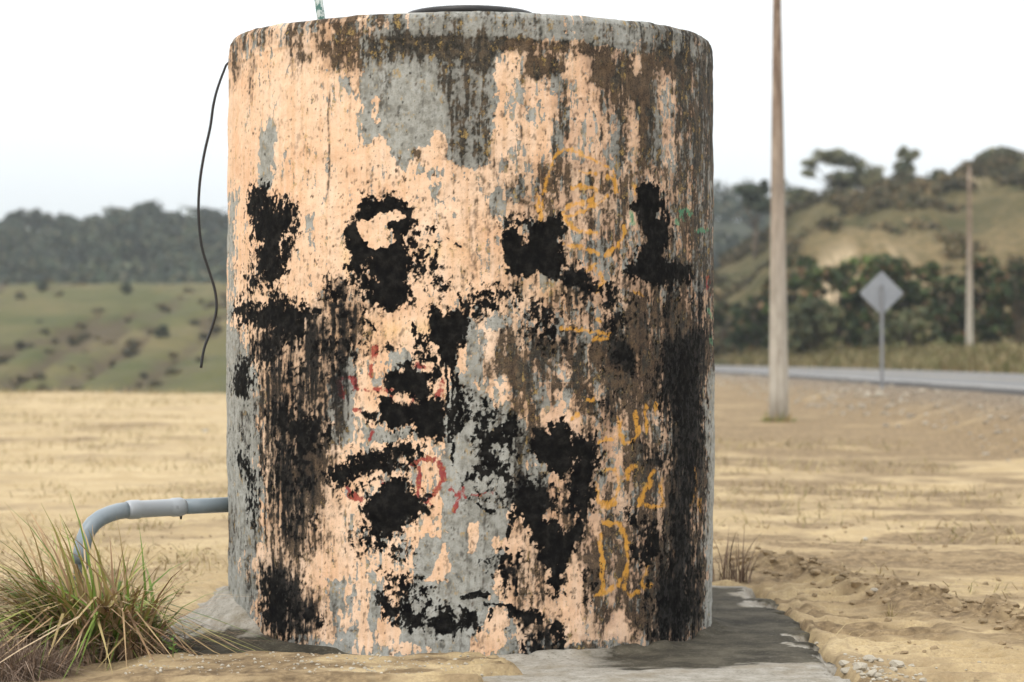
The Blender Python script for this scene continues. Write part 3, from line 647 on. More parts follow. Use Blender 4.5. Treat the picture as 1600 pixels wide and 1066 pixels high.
# ---- wall mesh: fine cells on the side that was mapped, coarser round the back
face0 = -math.pi / 2 - ca                                                  # direction from the tank to the camera
fa = np.linspace(-1.62, 1.62, 780); ba = np.linspace(1.62, 2 * math.pi - 1.62, 120)[1:-1]
TA = face0 + np.concatenate([fa, ba])
RC_ = .032
zz = np.concatenate([np.linspace(-.2, TH - RC_, 560)])
za = [(TH - RC_ + RC_ * math.sin(t), -RC_ + RC_ * math.cos(t)) for t in np.linspace(0, math.pi / 2, 9)[1:]]
prof = [(z, .016 * (1 - ((z - 1.7) / 1.75) ** 2)) for z in zz] + [(z, d - .003) for z, d in za]
PZ = np.array([p[0] for p in prof])[:, None]; PD = np.array([p[1] for p in prof])[:, None]
AA = np.broadcast_to(TA[None, :], (len(prof), len(TA))); ZZ = np.broadcast_to(PZ, AA.shape)
uu = AA * TR
lump = .010 * (fbm(uu / .5, ZZ / .35, 3, 301) - .5) + .0045 * (fbm(uu / .06, ZZ / .07, 3, 311) - .5)
lump += .004 * smooth(3.225, 3.24, ZZ + .03 * (fbm(uu / .3, ZZ * 0, 2, 321) - .5)) 
rimdip = .022 * (fbm(uu / .35, ZZ * 0, 3, 341) - .5) * smooth(TH - .12, TH, ZZ)
RR = TR + PD + lump
X = TX + RR * np.cos(AA); Y = TY + RR * np.sin(AA); ZW = ZZ + rimdip
# photo pixel of every wall point; points beyond the outline take the outline's column
rel = (AA - face0 + math.pi) % (2 * math.pi) - math.pi
lim = math.pi / 2 - math.asin(TR / Dc) - .03
relc = np.clip(rel, -lim, lim)
Xc = TX + TR * np.cos(face0 + relc); Yc = TY + TR * np.sin(face0 + relc)
cp, sp = math.cos(PITCH), math.sin(PITCH)
depth = Yc * cp + (ZW - EYE) * sp; upc = (ZW - EYE) * cp - Yc * sp
sx = CX + FPX * Xc / depth - SX0; sy = CY - FPX * upc / depth - SY0
def samp(f):
    x = np.clip(sx, 0, SW - 1.01); y = np.clip(sy, 0, SH - 1.01)
    ix, iy = x.astype(int), y.astype(int); fx, fy = x - ix, y - iy
    return (f[iy, ix] * (1 - fx) + f[iy, ix + 1] * fx) * (1 - fy) + (f[iy + 1, ix] * (1 - fx) + f[iy + 1, ix + 1] * fx) * fy
back = smooth(lim, lim + .35, np.abs(rel))
bst = fbm(uu / .05, ZZ / .7, 4, 351, .6, False)
A = {'peel': samp(peel_f) * (1 - back) + (.42 - fbm(uu / .2, ZZ / .3, 4, 361)) * back,
     'stain': samp(stain) * (1 - back) + np.clip(.9 * smooth(.9, 0, TH - ZZ) + .35 - bst, 0, 1) * back,
     'soot': samp(soot) * (1 - back), 'black': samp(black_f) * (1 - back) - .5 * back, 'film': samp(film) * (1 - back) + .5 * back,
     'letter_yellow': samp(gy_f) * (1 - back) - .5 * back, 'letter_red': samp(gr_f) * (1 - back) - .5 * back,
     'letter_green': samp(gg_f) * (1 - back) - .5 * back, 'yellow_dust': samp(yhaze) * (1 - back)}
m = Mat('weathered_painted_concrete', .88, .25)
oc = m.coord()
fine = m.noise(120, 4, .7, oc); mid = m.noise(22, 6, .65, oc); big = m.noise(3.5, 6, .6, oc)
strk = m.noise(1.0, 7, .65, m.coord((28, 28, 1.6)))
conc = m.ramp(mid, [(.36, (.20, .198, .175)), (.5, (.30, .302, .275)), (.64, (.39, .395, .37))])
conc = m.mix(m.mapr(strk, .5, .65, 0, .4), conc, (.46, .47, .445))
conc = m.mix(m.mapr(fine, .53, .66, 0, .45), conc, (.15, .145, .13))
peach = m.ramp(big, [(.35, (.72, .455, .285)), (.5, (.76, .525, .355)), (.65, (.79, .575, .415))])
peach = m.mix(m.mapr(strk, .5, .66, 0, .5), peach, (.81, .63, .49))
peach = m.mix(m.mapr(strk, .48, .34, 0, .45), peach, (.60, .37, .21))
peach = m.mix(m.mapr(fine, .55, .68, 0, .55), peach, (.42, .27, .165))
peach = m.mix(m.math('MULTIPLY', m.attr('film'), .75), peach, (.50, .32, .225))
grn = m.noise(62, 5, .75, oc, .6)
jit = m.math('ADD', m.math('MULTIPLY', m.math('SUBTRACT', fine, .5), .5), m.math('MULTIPLY', m.math('SUBTRACT', grn, .5), .7))
def mask(name, w_=.035, j=jit): return m.mapr(m.math('ADD', m.attr(name), j), -w_, w_, 0, 1, True)
pk = mask('peel')
c = m.mix(pk, peach, conc)
c = m.mix(m.math('MULTIPLY', m.attr('yellow_dust'), .7), c, (.80, .50, .10))
sv = m.math('ADD', m.attr('stain'), m.math('MULTIPLY', m.math('SUBTRACT', mid, .5), .5))
sv = m.math('MULTIPLY', m.mapr(sv, .05, .72, 0, .95), m.mapr(fine, .2, .8, 1.1, .85))
mould = m.ramp(m.math('ADD', m.math('MULTIPLY', mid, .6), m.math('MULTIPLY', strk, .4)), [(.41, (.007, .0062, .005)), (.5, (.022, .0165, .0105)), (.59, (.075, .050, .027))])
c = m.mix(sv, c, mould)
c = m.mix(m.math('MULTIPLY', mask('letter_red', .22), .85), c, (.27, .012, .014))
c = m.mix(m.math('MULTIPLY', mask('letter_yellow', .3), .70), c, (.70, .345, .05))
c = m.mix(m.math('MULTIPLY', mask('letter_green', .25), .5), c, (.10, .36, .20))
c = m.mix(m.math('MULTIPLY', m.mapr(m.math('ADD', m.attr('soot'), m.math('MULTIPLY', m.math('SUBTRACT', mid, .5), .6)), .04, .6, 0, .97), m.mapr(fine, .35, .65, 1.05, .9)), c, (.009, .009, .0088))
bk = mask('black', .17)
soot = m.ramp(mid, [(.38, (.0035, .0035, .004)), (.5, (.007, .007, .0068)), (.64, (.017, .016, .015))])
c = m.mix(bk, c, soot)
m.col(c); m.rough(m.mapr(bk, 0, 1, .9, .75)); m.l(m.mapr(bk, 0, 1, .25, .04), m.b.inputs['Specular IOR Level'])
h = m.math('ADD', m.math('MULTIPLY', pk, -.35), m.math('MULTIPLY', bk, .25))
h = m.math('ADD', h, m.math('ADD', m.math('MULTIPLY', fine, .35), m.math('MULTIPLY', mid, .5)))
m.bump(h, .8, .007)
TANKMAT = m.m
tank = empty('water_tank', (TX, TY, 0))
tag(tank, 'round concrete water tank with peeling peach paint, black daubs and mould streaks', 'water tank')
nr, nc = AA.shape
V3 = np.stack([X - TX, Y - TY, ZW], -1).reshape(-1, 3)
mesh_np('wall', V3, grid_faces(nr, nc, True), TANKMAT, tank, True, {k: ('FLOAT', v) for k, v in A.items()})
mb = MB(); k = 96
ringr = TR - RC_ + .0
prof_t = [(ringr + .02, TH - .06), (ringr + .006, TH - .006), (1.1, TH + .004), (.6, TH + .012), (.05, TH + .016)]
mb.lathe(prof_t, k)
slab_mat = noisy('bare_cement', (.24, .23, .205), (.46, .45, .42), 7, .92, 8, .4, .01)
rs = mb.build('roof_slab', slab_mat, tank)
plastic = Mat('black_plastic', .45, .4); plastic.col(plastic.ramp(plastic.noise(9), [(.3, (.012, .012, .013)), (.7, (.03, .028, .027))]))
hatch_x, hatch_y = -.01, .25
mb = MB(); mb.lathe([(.29, TH - .01), (.29, TH + .205), (.27, TH + .215), (.05, TH + .215)], 48, (hatch_x, hatch_y, 0))
neck = mb.build('hatch', noisy('rusty_neck', (.06, .03, .02), (.16, .08, .05), 12), tank)
mb = MB(); mb.lathe([(.30, TH + .218), (.385, TH + .195), (.40, TH + .197), (.402, TH + .220), (.385, TH + .233), (.25, TH + .248), (.03, TH + .254)], 64, (hatch_x, hatch_y, 0))
mb.build('lid', plastic.m, neck)

# ---- concrete slab
px_ = np.arange(PAD[0] - .14, PAD[1] + .14, .02); py_ = np.arange(PAD[2] - .1, PAD[3] + .14, .02)
AX, AY = np.meshgrid(px_, py_)
edge = np.minimum.reduce([AX - PAD[0], PAD[1] - AX, AY - PAD[2], PAD[3] - AY])
wob = .19 * (fbm(AX / .35, AY / .3, 5, 401, .65) - .5)
rad = np.hypot(AX - TX, AY - TY)
AZ = .004 - .03 * smooth(.10, .02, edge + wob) - .16 * smooth(.03, -.07, edge + wob) + .005 * (fbm(AX / .25, AY / .25, 4, 411) - .5) + .035 * smooth(.14, 0, rad - TR) * fbm(AX / .2, AY / .2, 3, 421)
lft = smooth(-1.2, -1.5, AX) * smooth(11.1, 12.3, AY)
AZ += .20 * smooth(.38, 0, rad - TR + .1 * (fbm(AX / .3, AY / .3, 3, 471) - .5)) * lft          # mortar heaped against the wall on the left
bx = AX + wob * 1.5; AXo, AYo = AX, AY
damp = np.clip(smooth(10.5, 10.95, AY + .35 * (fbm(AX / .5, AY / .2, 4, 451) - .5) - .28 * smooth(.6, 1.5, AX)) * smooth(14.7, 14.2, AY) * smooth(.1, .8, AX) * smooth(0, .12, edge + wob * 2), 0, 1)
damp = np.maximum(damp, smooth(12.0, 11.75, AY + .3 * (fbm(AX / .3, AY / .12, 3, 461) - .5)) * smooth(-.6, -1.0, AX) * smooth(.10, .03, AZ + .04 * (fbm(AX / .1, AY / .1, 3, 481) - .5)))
AZ -= .12 * smooth(-1.5, -1.8, AX) * smooth(11.3, 10.9, AY)
m = Mat('stained_cement', .9, .12)
c1 = m.noise(9, 8, .65); c2 = m.noise(60, 4, .7); c3 = m.noise(3.2, 8, .7)
pale = m.ramp(m.math('ADD', m.math('MULTIPLY', c1, .4), m.math('MULTIPLY', c2, .6)), [(.38, (.16, .145, .115)), (.5, (.30, .28, .24)), (.60, (.43, .41, .365))])
pale = m.mix(m.mapr(c3, .5, .6, 0, .5), pale, (.19, .155, .10))
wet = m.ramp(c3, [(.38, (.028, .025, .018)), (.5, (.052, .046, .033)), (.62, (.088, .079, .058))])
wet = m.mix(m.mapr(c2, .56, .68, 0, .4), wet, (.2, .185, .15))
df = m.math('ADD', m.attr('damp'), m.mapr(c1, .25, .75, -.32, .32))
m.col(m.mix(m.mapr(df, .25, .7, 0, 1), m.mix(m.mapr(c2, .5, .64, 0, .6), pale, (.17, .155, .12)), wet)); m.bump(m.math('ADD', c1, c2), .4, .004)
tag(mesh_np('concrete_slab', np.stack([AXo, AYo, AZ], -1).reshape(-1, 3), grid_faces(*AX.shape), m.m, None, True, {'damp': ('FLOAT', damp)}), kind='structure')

# ---- outlet pipe
pvc = Mat('grey_pvc', .38, .45); f_ = pvc.noise(18, 6, .65); g_ = pvc.noise(5, 5)
pvc.col(pvc.mix(pvc.mapr(f_, .6, .75, 0, .5), pvc.ramp(g_, [(.3, (.17, .215, .245)), (.7, (.25, .29, .32))]), (.15, .15, .14)))
pvc_l = Mat('pale_pvc', .4, .45); f_ = pvc_l.noise(22, 6, .65)
pvc_l.col(pvc_l.mix(pvc_l.mapr(f_, .6, .75, 0, .55), (.35, .38, .41), (.12, .12, .115)))
PY0, PY1 = 12.42, 11.75
pipe = empty('outlet_pipe', P(125, 985, PY1))
tag(pipe, 'grey plastic pipe leaving the tank wall and bending down into the grass', 'pipe')
inv = pipe.location
def rel_p(px, py, t): return P(px, py, PY0 + (PY1 - PY0) * t) - inv
def along(x): return (360 - x) / (360 - 125)
mb = MB(); mb.tube([rel_p(372, 788, along(372)), rel_p(280, 792, along(280))], .044, 20); mb.build('straight_pipe', pvc.m, pipe)
mb = MB(); mb.tube([rel_p(x, 788 + (358 - x) * .055, along(x)) for x in (287, 283, 282, 270, 268, 262, 219, 216, 203, 200, 197)],
                   [.047, .052, .054, .054, .050, .049, .049, .054, .054, .051, .046], 24)
cp_ = mb.build('coupling', pvc_l.m, pipe)
mb = MB(); s0 = rel_p(283, 806, along(283)); mb.tube([s0 + Vector((0, -.01, .02)), s0, s0 + Vector((0, 0, -.02))], [.008, .008, .006], 8); mb.build('screw', plastic.m, cp_)
mb = MB()
pp = [(200, 797), (185, 799), (172, 803), (158, 809), (146, 818), (137, 830), (131, 845), (128, 862), (126, 880)]
mb.tube([rel_p(x, y, along(x)) for x, y in pp], .046, 22); mb.build('elbow', pvc.m, pipe)
mb = MB(); a_ = rel_p(127, 872, along(127)); b_ = rel_p(124, 1000, along(124)); b_ = Vector((b_.x, a_.y, -.12 - inv.z))
mb.tube([a_, a_ * .98 + b_ * .02, b_], [.047, .040, .040], 20); mb.build('riser', pvc.m, pipe)

# ---- cable hanging off the left of the rim
mb = MB()
cpx = [(357, 98), (349, 112), (339, 140), (333, 165), (328, 200), (319, 240), (312, 285), (310, 335), (315, 385), (327, 425), (336, 455), (338, 485), (330, 515), (319, 545), (314, 575)]
pts = [Vector((-1.38, 13.05, TH + .02)), Vector((-1.52, 12.95, TH + .035)), Vector((-1.615, 12.82, TH - .03))] + [P(x, y, 12.72 - .01 * i) for i, (x, y) in enumerate(cpx)]
pts = [Vector(p) for p in spline(np.array([tuple(p) for p in pts]), 5)]
mb.tube(pts, [.006 + .0025 * min(1, i / 30) for i in range(len(pts))], 8)
rub_ = Mat('black_rubber', .5, .4); rub_.col((.018, .018, .02))
tag(mb.build('cable', rub_.m), 'thin black cable dangling in a loose curve from the tank rim', 'cable')

# ---- striped gauge pipe standing on the roof
b0, b1 = P(503, 38, 12.3), P(489, -60, 12.3)
dv = (b1 - b0).normalized(); b0 = b0 - dv * ((b0.z - TH + .01) / dv.z)
gauge = empty('gauge_pipe', b0)
tag(gauge, 'slim green and white speckled pipe leaning on the tank roof', 'pipe')
m = Mat('flaking_green_paint', .6); f_ = m.noise(1, 4, .6, m.coord((45, 45, 22)))
m.col(m.mix(m.mapr(f_, .47, .53), (.09, .19, .165), (.55, .60, .58)))
mb = MB(); mb.tube([Vector((0, 0, 0)), dv * .25, dv * .5, dv * .62], .0245, 16); mb.build('pipe_body', m.m, gauge)
mb = MB(); mb.tube([Vector((0, 0, -.005)), Vector((0, 0, .012))], .05, 16); mb.build('foot_flange', slab_mat, gauge)

# ================================================================== POLES AND SIGN
def pole_mat():
    m = Mat('weathered_pole', .9, .2)
    n_ = m.noise(2.2, 7, .65, m.coord((6, 6, .9))); f_ = m.noise(30, 5, .7, m.coord((1, 1, .3)))
    up_ = m.ramp(n_, [(.36, (.13, .085, .06)), (.5, (.24, .175, .13)), (.64, (.36, .29, .23))])
    lo_ = m.ramp(n_, [(.36, (.27, .235, .19)), (.6, (.46, .425, .365))])
    s_ = m.n('ShaderNodeSeparateXYZ'); m.l(m.coord(), s_.inputs[0])
    k_ = m.math('ADD', s_.outputs['Z'], m.mapr(n_, .3, .7, -1.4, 1.4))
    c_ = m.mix(m.mapr(k_, 1.6, 5.5), lo_, up_)
    m.col(m.mix(m.mapr(f_, .58, .75, 0, .5), c_, (.12, .09, .07))); m.bump(f_, .4, .02)
    return m.m
PM = pole_mat()
def pole(base, label, lean, h=8.6, r0=.185, r1=.062):
    t = empty('utility_pole', base); tag(t, label, 'pole', 'utility poles')
    mb = MB(); k = 10
    mb.tube([Vector((lean * h * i / k, .003 * math.sin(i), -.3 + (h + .3) * i / k)) for i in range(k + 1)], [r0 + (r1 - r0) * i / k for i in range(k + 1)], 20)
    mb.build('shaft', PM, t); return t
gz = lambda x, y: float(ground_z(np.array([x]), np.array([y]))[0])
x_, y_ = (1217 - CX) / FPX * 38, 38.0
near_pole = pole((x_, y_, gz(x_, y_)), 'tall tapering utility pole standing close by on the bare ground', -.004)
x_, y_ = (1515 - CX) / FPX * 96, 96.0
far_pole = pole((x_, y_, 1.42), 'distant thin pale utility pole beyond the road', .0, 8.55)

steel = Mat('galvanised_steel', .5, .5); steel.b.inputs['Metallic'].default_value = .35
f_ = steel.noise(5, 6); steel.col(steel.ramp(f_, [(.3, (.235, .25, .27)), (.7, (.30, .315, .335))]))
post_m = noisy('dull_post', (.16, .165, .175), (.24, .245, .255), 8, .6)
sy_ = 44.5; sx_ = (1378 - CX) / FPX * sy_
sign = empty('road_sign', (sx_, sy_, gz(sx_, sy_)))
tag(sign, 'diamond shaped grey road sign seen from the back on a thin post', 'road sign')
zc = EYE + (HOR - 458) / FPX * sy_ - sign.location.z; hd = 35 / FPX * sy_
me_v = []; rad_c = .05
for q in range(4):
    a0 = math.pi / 2 * q
    cxq, czq = (hd - rad_c * 1.414) * math.cos(a0), (hd - rad_c * 1.414) * math.sin(a0)
    for t in np.linspace(-math.pi / 4, math.pi / 4, 6): me_v.append((cxq + rad_c * math.cos(a0 + t), czq + rad_c * math.sin(a0 + t)))
n_ = len(me_v)
mb = MB(); mb.v = [(a, .030, zc + b) for a, b in me_v] + [(a, .034, zc + b) for a, b in me_v]
mb.f = [tuple(range(n_)), tuple(reversed(range(n_, 2 * n_)))] + [(i, i + n_, (i + 1) % n_ + n_, (i + 1) % n_) for i in range(n_)]
plate = mb.build('plate', steel.m, sign, False)
for dz in (.28, -.28):
    mb = MB(); mb.tube([Vector((0, -.03, zc + dz - .4 * hd)), Vector((0, -.04, zc + dz - .4 * hd))], .014, 8); mb.build('bolt', steel.m, plate)
mb = MB(); sw = .032
pz0, pz1 = -.4, zc + hd * .36
mb.add([(-sw, -.03, pz0), (sw, -.03, pz0), (sw, .028, pz0), (-sw, .028, pz0), (-sw, -.03, pz1), (sw, -.03, pz1), (sw, .028, pz1), (-sw, .028, pz1)],
       [(0, 1, 5, 4), (1, 2, 6, 5), (2, 3, 7, 6), (3, 0, 4, 7), (4, 5, 6, 7), (3, 2, 1, 0)])
mb.build('post', post_m, sign, False)

# ================================================================== HILLS
# right-hand hill: ridge read from the photo at about 170 m
rx = np.array([-60, -10, 10, 16.3, 20.4, 23.5, 27, 30.6, 34.7, 37.2, 41, 60, 110, 190]); rz = np.array([1, 3, 5, 7.4, 10.4, 12.6, 13.9, 14.2, 14.3, 15.9, 16.4, 18, 17, 12])
def hill_z(x, y):
    x = np.asarray(x, float); y = np.asarray(y, float)
    top = np.interp(x * (170 / np.maximum(y, 100)) * .35 + x * .65, rx, rz)
    pr = np.where(y < 170, smooth(104, 172, y) ** .9, 1 - .75 * smooth(172, 300, y))
    z = 1.0 + (top - 1.0) * pr
    xm, ym = (1310 - CX) / FPX * 132, 132
    md = 4.6 * np.exp(-((x - xm) / 5.0) ** 2 - ((y - ym) / 10) ** 2)
    md += 5.2 * np.exp(-((x - 36) / 9) ** 2 - ((y - 128) / 11) ** 2)
    z = z * 1 + md * .85
    g = fbm(x / 6 + y / 40, y / 14, 4, 501)
    return z + 1.5 * (g - .5) * smooth(108, 125, y) + .5 * (fbm(x / 2, y / 2, 3, 511) - .5)
hx = np.arange(-4, 190, .9); hy = np.concatenate([np.arange(100, 185, .8), np.arange(185, 340, 3)])
HX, HY = np.meshgrid(hx, hy); HZ = hill_z(HX, HY)
lowm = smooth(102, 100.5, HY); HZ = HZ - 4 * lowm - 14 * smooth(10, -4, HX)
xm = (1310 - CX) / FPX * 132
bare = np.exp(-((HX - xm + .4) / 3.4) ** 2 - ((HY - 123) / 5.5) ** 2) * 1.2
bare += .9 * np.exp(-((HX - 35.3) / 1.3) ** 2 - ((HY - 166) / 6) ** 2)
dry = np.clip(np.exp(-((HX - xm - 2) / 7) ** 2 - ((HY - 128) / 9) ** 2) + np.exp(-((HX - 36) / 8) ** 2 - ((HY - 126) / 12) ** 2), 0, 1)
m = Mat('dry_scrub_slope', .95, .1)
n1 = m.noise(.22, 8, .65); n2 = m.noise(1.6, 7, .7)
c = m.ramp(n1, [(.35, (.062, .060, .026)), (.5, (.115, .095, .045)), (.65, (.18, .14, .07))])
c = m.mix(m.mapr(n2, .45, .6, 0, .7), c, (.06, .066, .032))
c = m.mix(m.math('MULTIPLY', m.attr('dry'), m.mapr(n2, .4, .6, .8, .25)), c, (.27, .20, .105))
stk = m.noise(1, 4, .6, m.coord((.75, .06, .05)), .3)
c = m.mix(m.math('MULTIPLY', m.mapr(m.attr('bare'), .15, .6, 0, .9), m.mapr(stk, .46, .56, 0, 1)), c, (.50, .39, .25))
m.col(c); m.bump(n2, .8, .5)
tag(mesh_np('hill', np.stack([HX, HY, HZ], -1).reshape(-1, 3), grid_faces(*HX.shape), m.m, None, True, {'bare': ('FLOAT', bare), 'dry': ('FLOAT', dry)}), kind='structure')

# left-hand grassy slope across the valley
def slope_z(x, y):
    x = np.asarray(x, float); y = np.asarray(y, float)
    z = -7 + 16.6 * smooth(75, 262, y) ** 1.0 - 3.0 * smooth(262, 300, y)
    q = x + .10 * y + 5 * fbm(x / 22, y / 22, 3, 603)
    gul = np.abs(2 * fbm(q / 5.5, y / 75, 3, 601) - 1)
    z = z - 1.0 * (1 - gul) ** 3 * smooth(110, 160, y) * smooth(262, 235, y)
    return z + .9 * (fbm(x / 14, y / 14, 4, 611) - .5) + .05 * (x + 45) * smooth(180, 260, y) * .18
lx = np.arange(-190, 70, 1.0); ly = np.arange(72, 330, 1.3)
LX, LY = np.meshgrid(lx, ly); LZ = slope_z(LX, LY)
q = LX + .10 * LY + 5 * fbm(LX / 22, LY / 22, 3, 603)
gl = (1 - np.abs(2 * fbm(q / 5.5, LY / 75, 3, 601) - 1)) ** 1.6
m = Mat('grassy_slope', .95, .1)
n1 = m.noise(.055, 8, .65); n2 = m.noise(.55, 7, .7)
c = m.ramp(n1, [(.36, (.062, .074, .026)), (.5, (.105, .102, .040)), (.64, (.155, .128, .058))])
c = m.mix(m.mapr(n2, .47, .62, 0, .6), c, (.085, .082, .045))
c = m.mix(m.mapr(m.math('ADD', m.attr('gully'), m.mapr(n2, .35, .65, -.25, .25)), .25, .7, 0, .85), c, (.088, .066, .042))
m.col(c); m.bump(n2, .7, .8)
tag(mesh_np('hillside', np.stack([LX, LY, LZ], -1).reshape(-1, 3), grid_faces(*LX.shape), m.m, None, True, {'gully': ('FLOAT', gl)}), kind='structure')

# far wooded ridge
def wood_z(x, y):
    x = np.asarray(x, float); y = np.asarray(y, float)
    ridge = 24.0 + 2.6 * np.sin(x / 31 + .5) + 1.2 * np.sin(x / 13) + .02 * x
    return 4 + (ridge - 4) * smooth(285, 420, y) - 10 * smooth(430, 600, y)
fx_ = np.arange(-330, 330, 7.0); fy_ = np.arange(290, 620, 7.0)
FX_, FY_ = np.meshgrid(fx_, fy_)
tag(mesh_np('wooded_ridge', np.stack([FX_, FY_, wood_z(FX_, FY_)], -1).reshape(-1, 3), grid_faces(*FX_.shape), noisy('forest_floor', (.03, .04, .02), (.07, .075, .04), .1), None, True), kind='structure')

# ================================================================== FOLIAGE
def leaf_cloud(centres, radii, n, size, flat=.0, seed=0, shell=.55):
    """n small leaf faces spread through ellipsoidal clumps; returns quads as (verts, faces)"""
    r = np.random.default_rng(seed); centres = np.asarray(centres, float); radii = np.asarray(radii, float)
    wgt = np.prod(radii, 1) ** (2 / 3); idx = r.choice(len(centres), n, p=wgt / wgt.sum())
    d = r.normal(size=(n, 3)); d /= np.linalg.norm(d, axis=1)[:, None]
    rr = (shell + (1 - shell) * r.random(n)) * (.75 + .5 * r.random(n))
    p = centres[idx] + d * radii[idx] * rr[:, None]
    nn = d + r.normal(size=(n, 3)) * .7 + np.array([0, 0, .35]); nn /= np.linalg.norm(nn, axis=1)[:, None]
    t = np.cross(nn, r.normal(size=(n, 3))); t /= np.linalg.norm(t, axis=1)[:, None]; b = np.cross(nn, t)
    s = (size * (.55 + .9 * r.random(n)))[:, None]; asp = (.45 + .4 * r.random(n))[:, None]
    q = np.stack([p - t * s, p - b * s * asp + nn * s * .15, p + t * s, p + b * s * asp + nn * s * .15], 1)
    return q.reshape(-1, 3), np.arange(n * 4).reshape(n, 4)

G_dark = leafy('dark_hedge_leaves', [(0, (.014, .030, .009)), (.45, (.030, .054, .016)), (.75, (.052, .075, .024)), (.9, (.12, .07, .04)), (1, (.17, .11, .06))], clump=.55)
G_oliv = leafy('olive_leaves', [(0, (.038, .052, .025)), (.5, (.085, .10, .048)), (.85, (.14, .145, .075)), (1, (.21, .18, .11))], clump=.4)
G_brgt = leafy('fresh_leaves', [(0, (.06, .10, .02)), (.6, (.11, .16, .035)), (1, (.18, .20, .07))])
G_wood = leafy('far_wood_leaves', [(0, (.012, .024, .016)), (.5, (.030, .048, .030)), (.8, (.055, .068, .040)), (1, (.10, .09, .058))], clump=.10)
G_scrub = leafy('scrub_leaves', [(0, (.022, .030, .012)), (.4, (.050, .048, .024)), (.75, (.088, .070, .038)), (1, (.14, .11, .062))], clump=.22)
G_ridge = leafy('ridge_leaves', [(0, (.06, .075, .042)), (.5, (.115, .13, .075)), (.85, (.17, .175, .105)), (1, (.24, .21, .14))], clump=.4)
BARK = noisy('bark', (.06, .045, .032), (.16, .125, .095), 4, .95)

def tree(name, base, lobes, n, leaf, mat, label, group, seed, trunk_r=.18, cat='tree'):
    """trunk with a limb to every lobe of the crown; lobes = (dx, dy, z, rx, ry, rz) from the base"""
    t = empty(name, base); tag(t, label, cat, group)
    mb = MB(); r = random.Random(seed)
    fork = min(l[2] - l[5] * .5 for l in lobes) * .6
    mb.tube([Vector((0, 0, -.6)), Vector((r.uniform(-.1, .1), 0, fork * .5)), Vector((r.uniform(-.15, .15), 0, fork))], [trunk_r, trunk_r * .8, trunk_r * .65], 8)
    for l in lobes:
        e = Vector((l[0], l[1], l[2])); a = Vector((0, 0, fork * .92)); mid_ = a.lerp(e, .5) + Vector((0, 0, -.12 * (e - a).length * .5))
        mb.tube([a, mid_, e], [trunk_r * .5, trunk_r * .32, trunk_r * .1], 6)
        for k in range(3):
            e2 = e + Vector((r.uniform(-1, 1) * l[3], r.uniform(-1, 1) * l[4], r.uniform(-.5, .8) * l[5])) * .8
            mb.tube([mid_.lerp(e, .6), e2], [trunk_r * .2, trunk_r * .05], 5)
    mb.build('trunk', BARK, t)
    cs, rs_ = [], []
    rr = np.random.default_rng(seed)
    for l in lobes:
        for k in range(9):
            d = rr.normal(size=3); d /= np.linalg.norm(d)
            cs.append(np.array(l[:3]) + d * np.array(l[3:]) * (.25 + .6 * rr.random())); rs_.append(np.array(l[3:]) * (.34 + .26 * rr.random()))
    v, f = leaf_cloud(cs, rs_, n, leaf, seed=seed, shell=.3)
    mesh_np('crown', v, f, mat, t); return t

def on_hill(px, Y):
    x = (px - CX) / FPX * Y; return (x, Y, float(hill_z(np.array([x]), np.array([Y]))[0]) - .1)
def lob(base, items, Y):
    """crown lobes from photo pixels: (px, py, half width px, half height px)"""
    s = Y / FPX; return [((px - CX) * s - base[0], random.uniform(-.5, .5), EYE + (HOR - py) * s - base[2], hw * s * 1.15, hw * s, hh * s * 1.2) for px, py, hw, hh in items]
g = 'trees along the ridge behind the road'
b = on_hill(1335, 172); tree('spreading_tree', b, lob(b, [(1320, 250, 36, 14), (1290, 243, 24, 9), (1268, 256, 14, 6), (1352, 275, 34, 18), (1330, 285, 46, 16), (1262, 272, 12, 5), (1375, 290, 24, 14)], 172), 5200, .17, G_ridge, 'wide open-crowned tree with flat side branches on the ridge top', g, 31)
b = on_hill(1418, 172); tree('slender_tree', b, lob(b, [(1417, 244, 15, 12), (1409, 257, 14, 11), (1420, 268, 15, 12), (1412, 279, 15, 11), (1426, 288, 17, 12), (1420, 300, 18, 12)], 172), 3400, .17, G_ridge, 'slender upright tree on the ridge, second from the right', g, 32)
b = on_hill(1560, 178); tree('round_tree', b, lob(b, [(1560, 240, 30, 12), (1545, 250, 20, 9), (1582, 250, 22, 10), (1530, 262, 22, 9)], 178), 3200, .18, G_ridge, 'round-crowned tree at the highest right end of the ridge', g, 33)
b = on_hill(1478, 170); tree('ridge_bush', b, lob(b, [(1470, 278, 16, 11), (1485, 285, 16, 12), (1460, 292, 14, 10)], 170), 1700, .18, G_ridge, 'low dark bush between the slender and round ridge trees', g, 34, .12, 'bush')
b = on_hill(1180, 165); tree('spiky_tree', b, lob(b, [(1178, 300, 24, 14), (1160, 298, 12, 8), (1195, 292, 10, 10), (1185, 318, 26, 12)], 165), 2200, .20, G_wood, 'dark ragged tree peeking out left of the near utility pole', g, 35)
b = on_hill(1250, 170); tree('low_tree', b, lob(b, [(1250, 302, 22, 9), (1238, 310, 18, 9), (1268, 312, 16, 8)], 170), 1600, .18, G_ridge, 'small low tree just right of the near utility pole', g, 36)

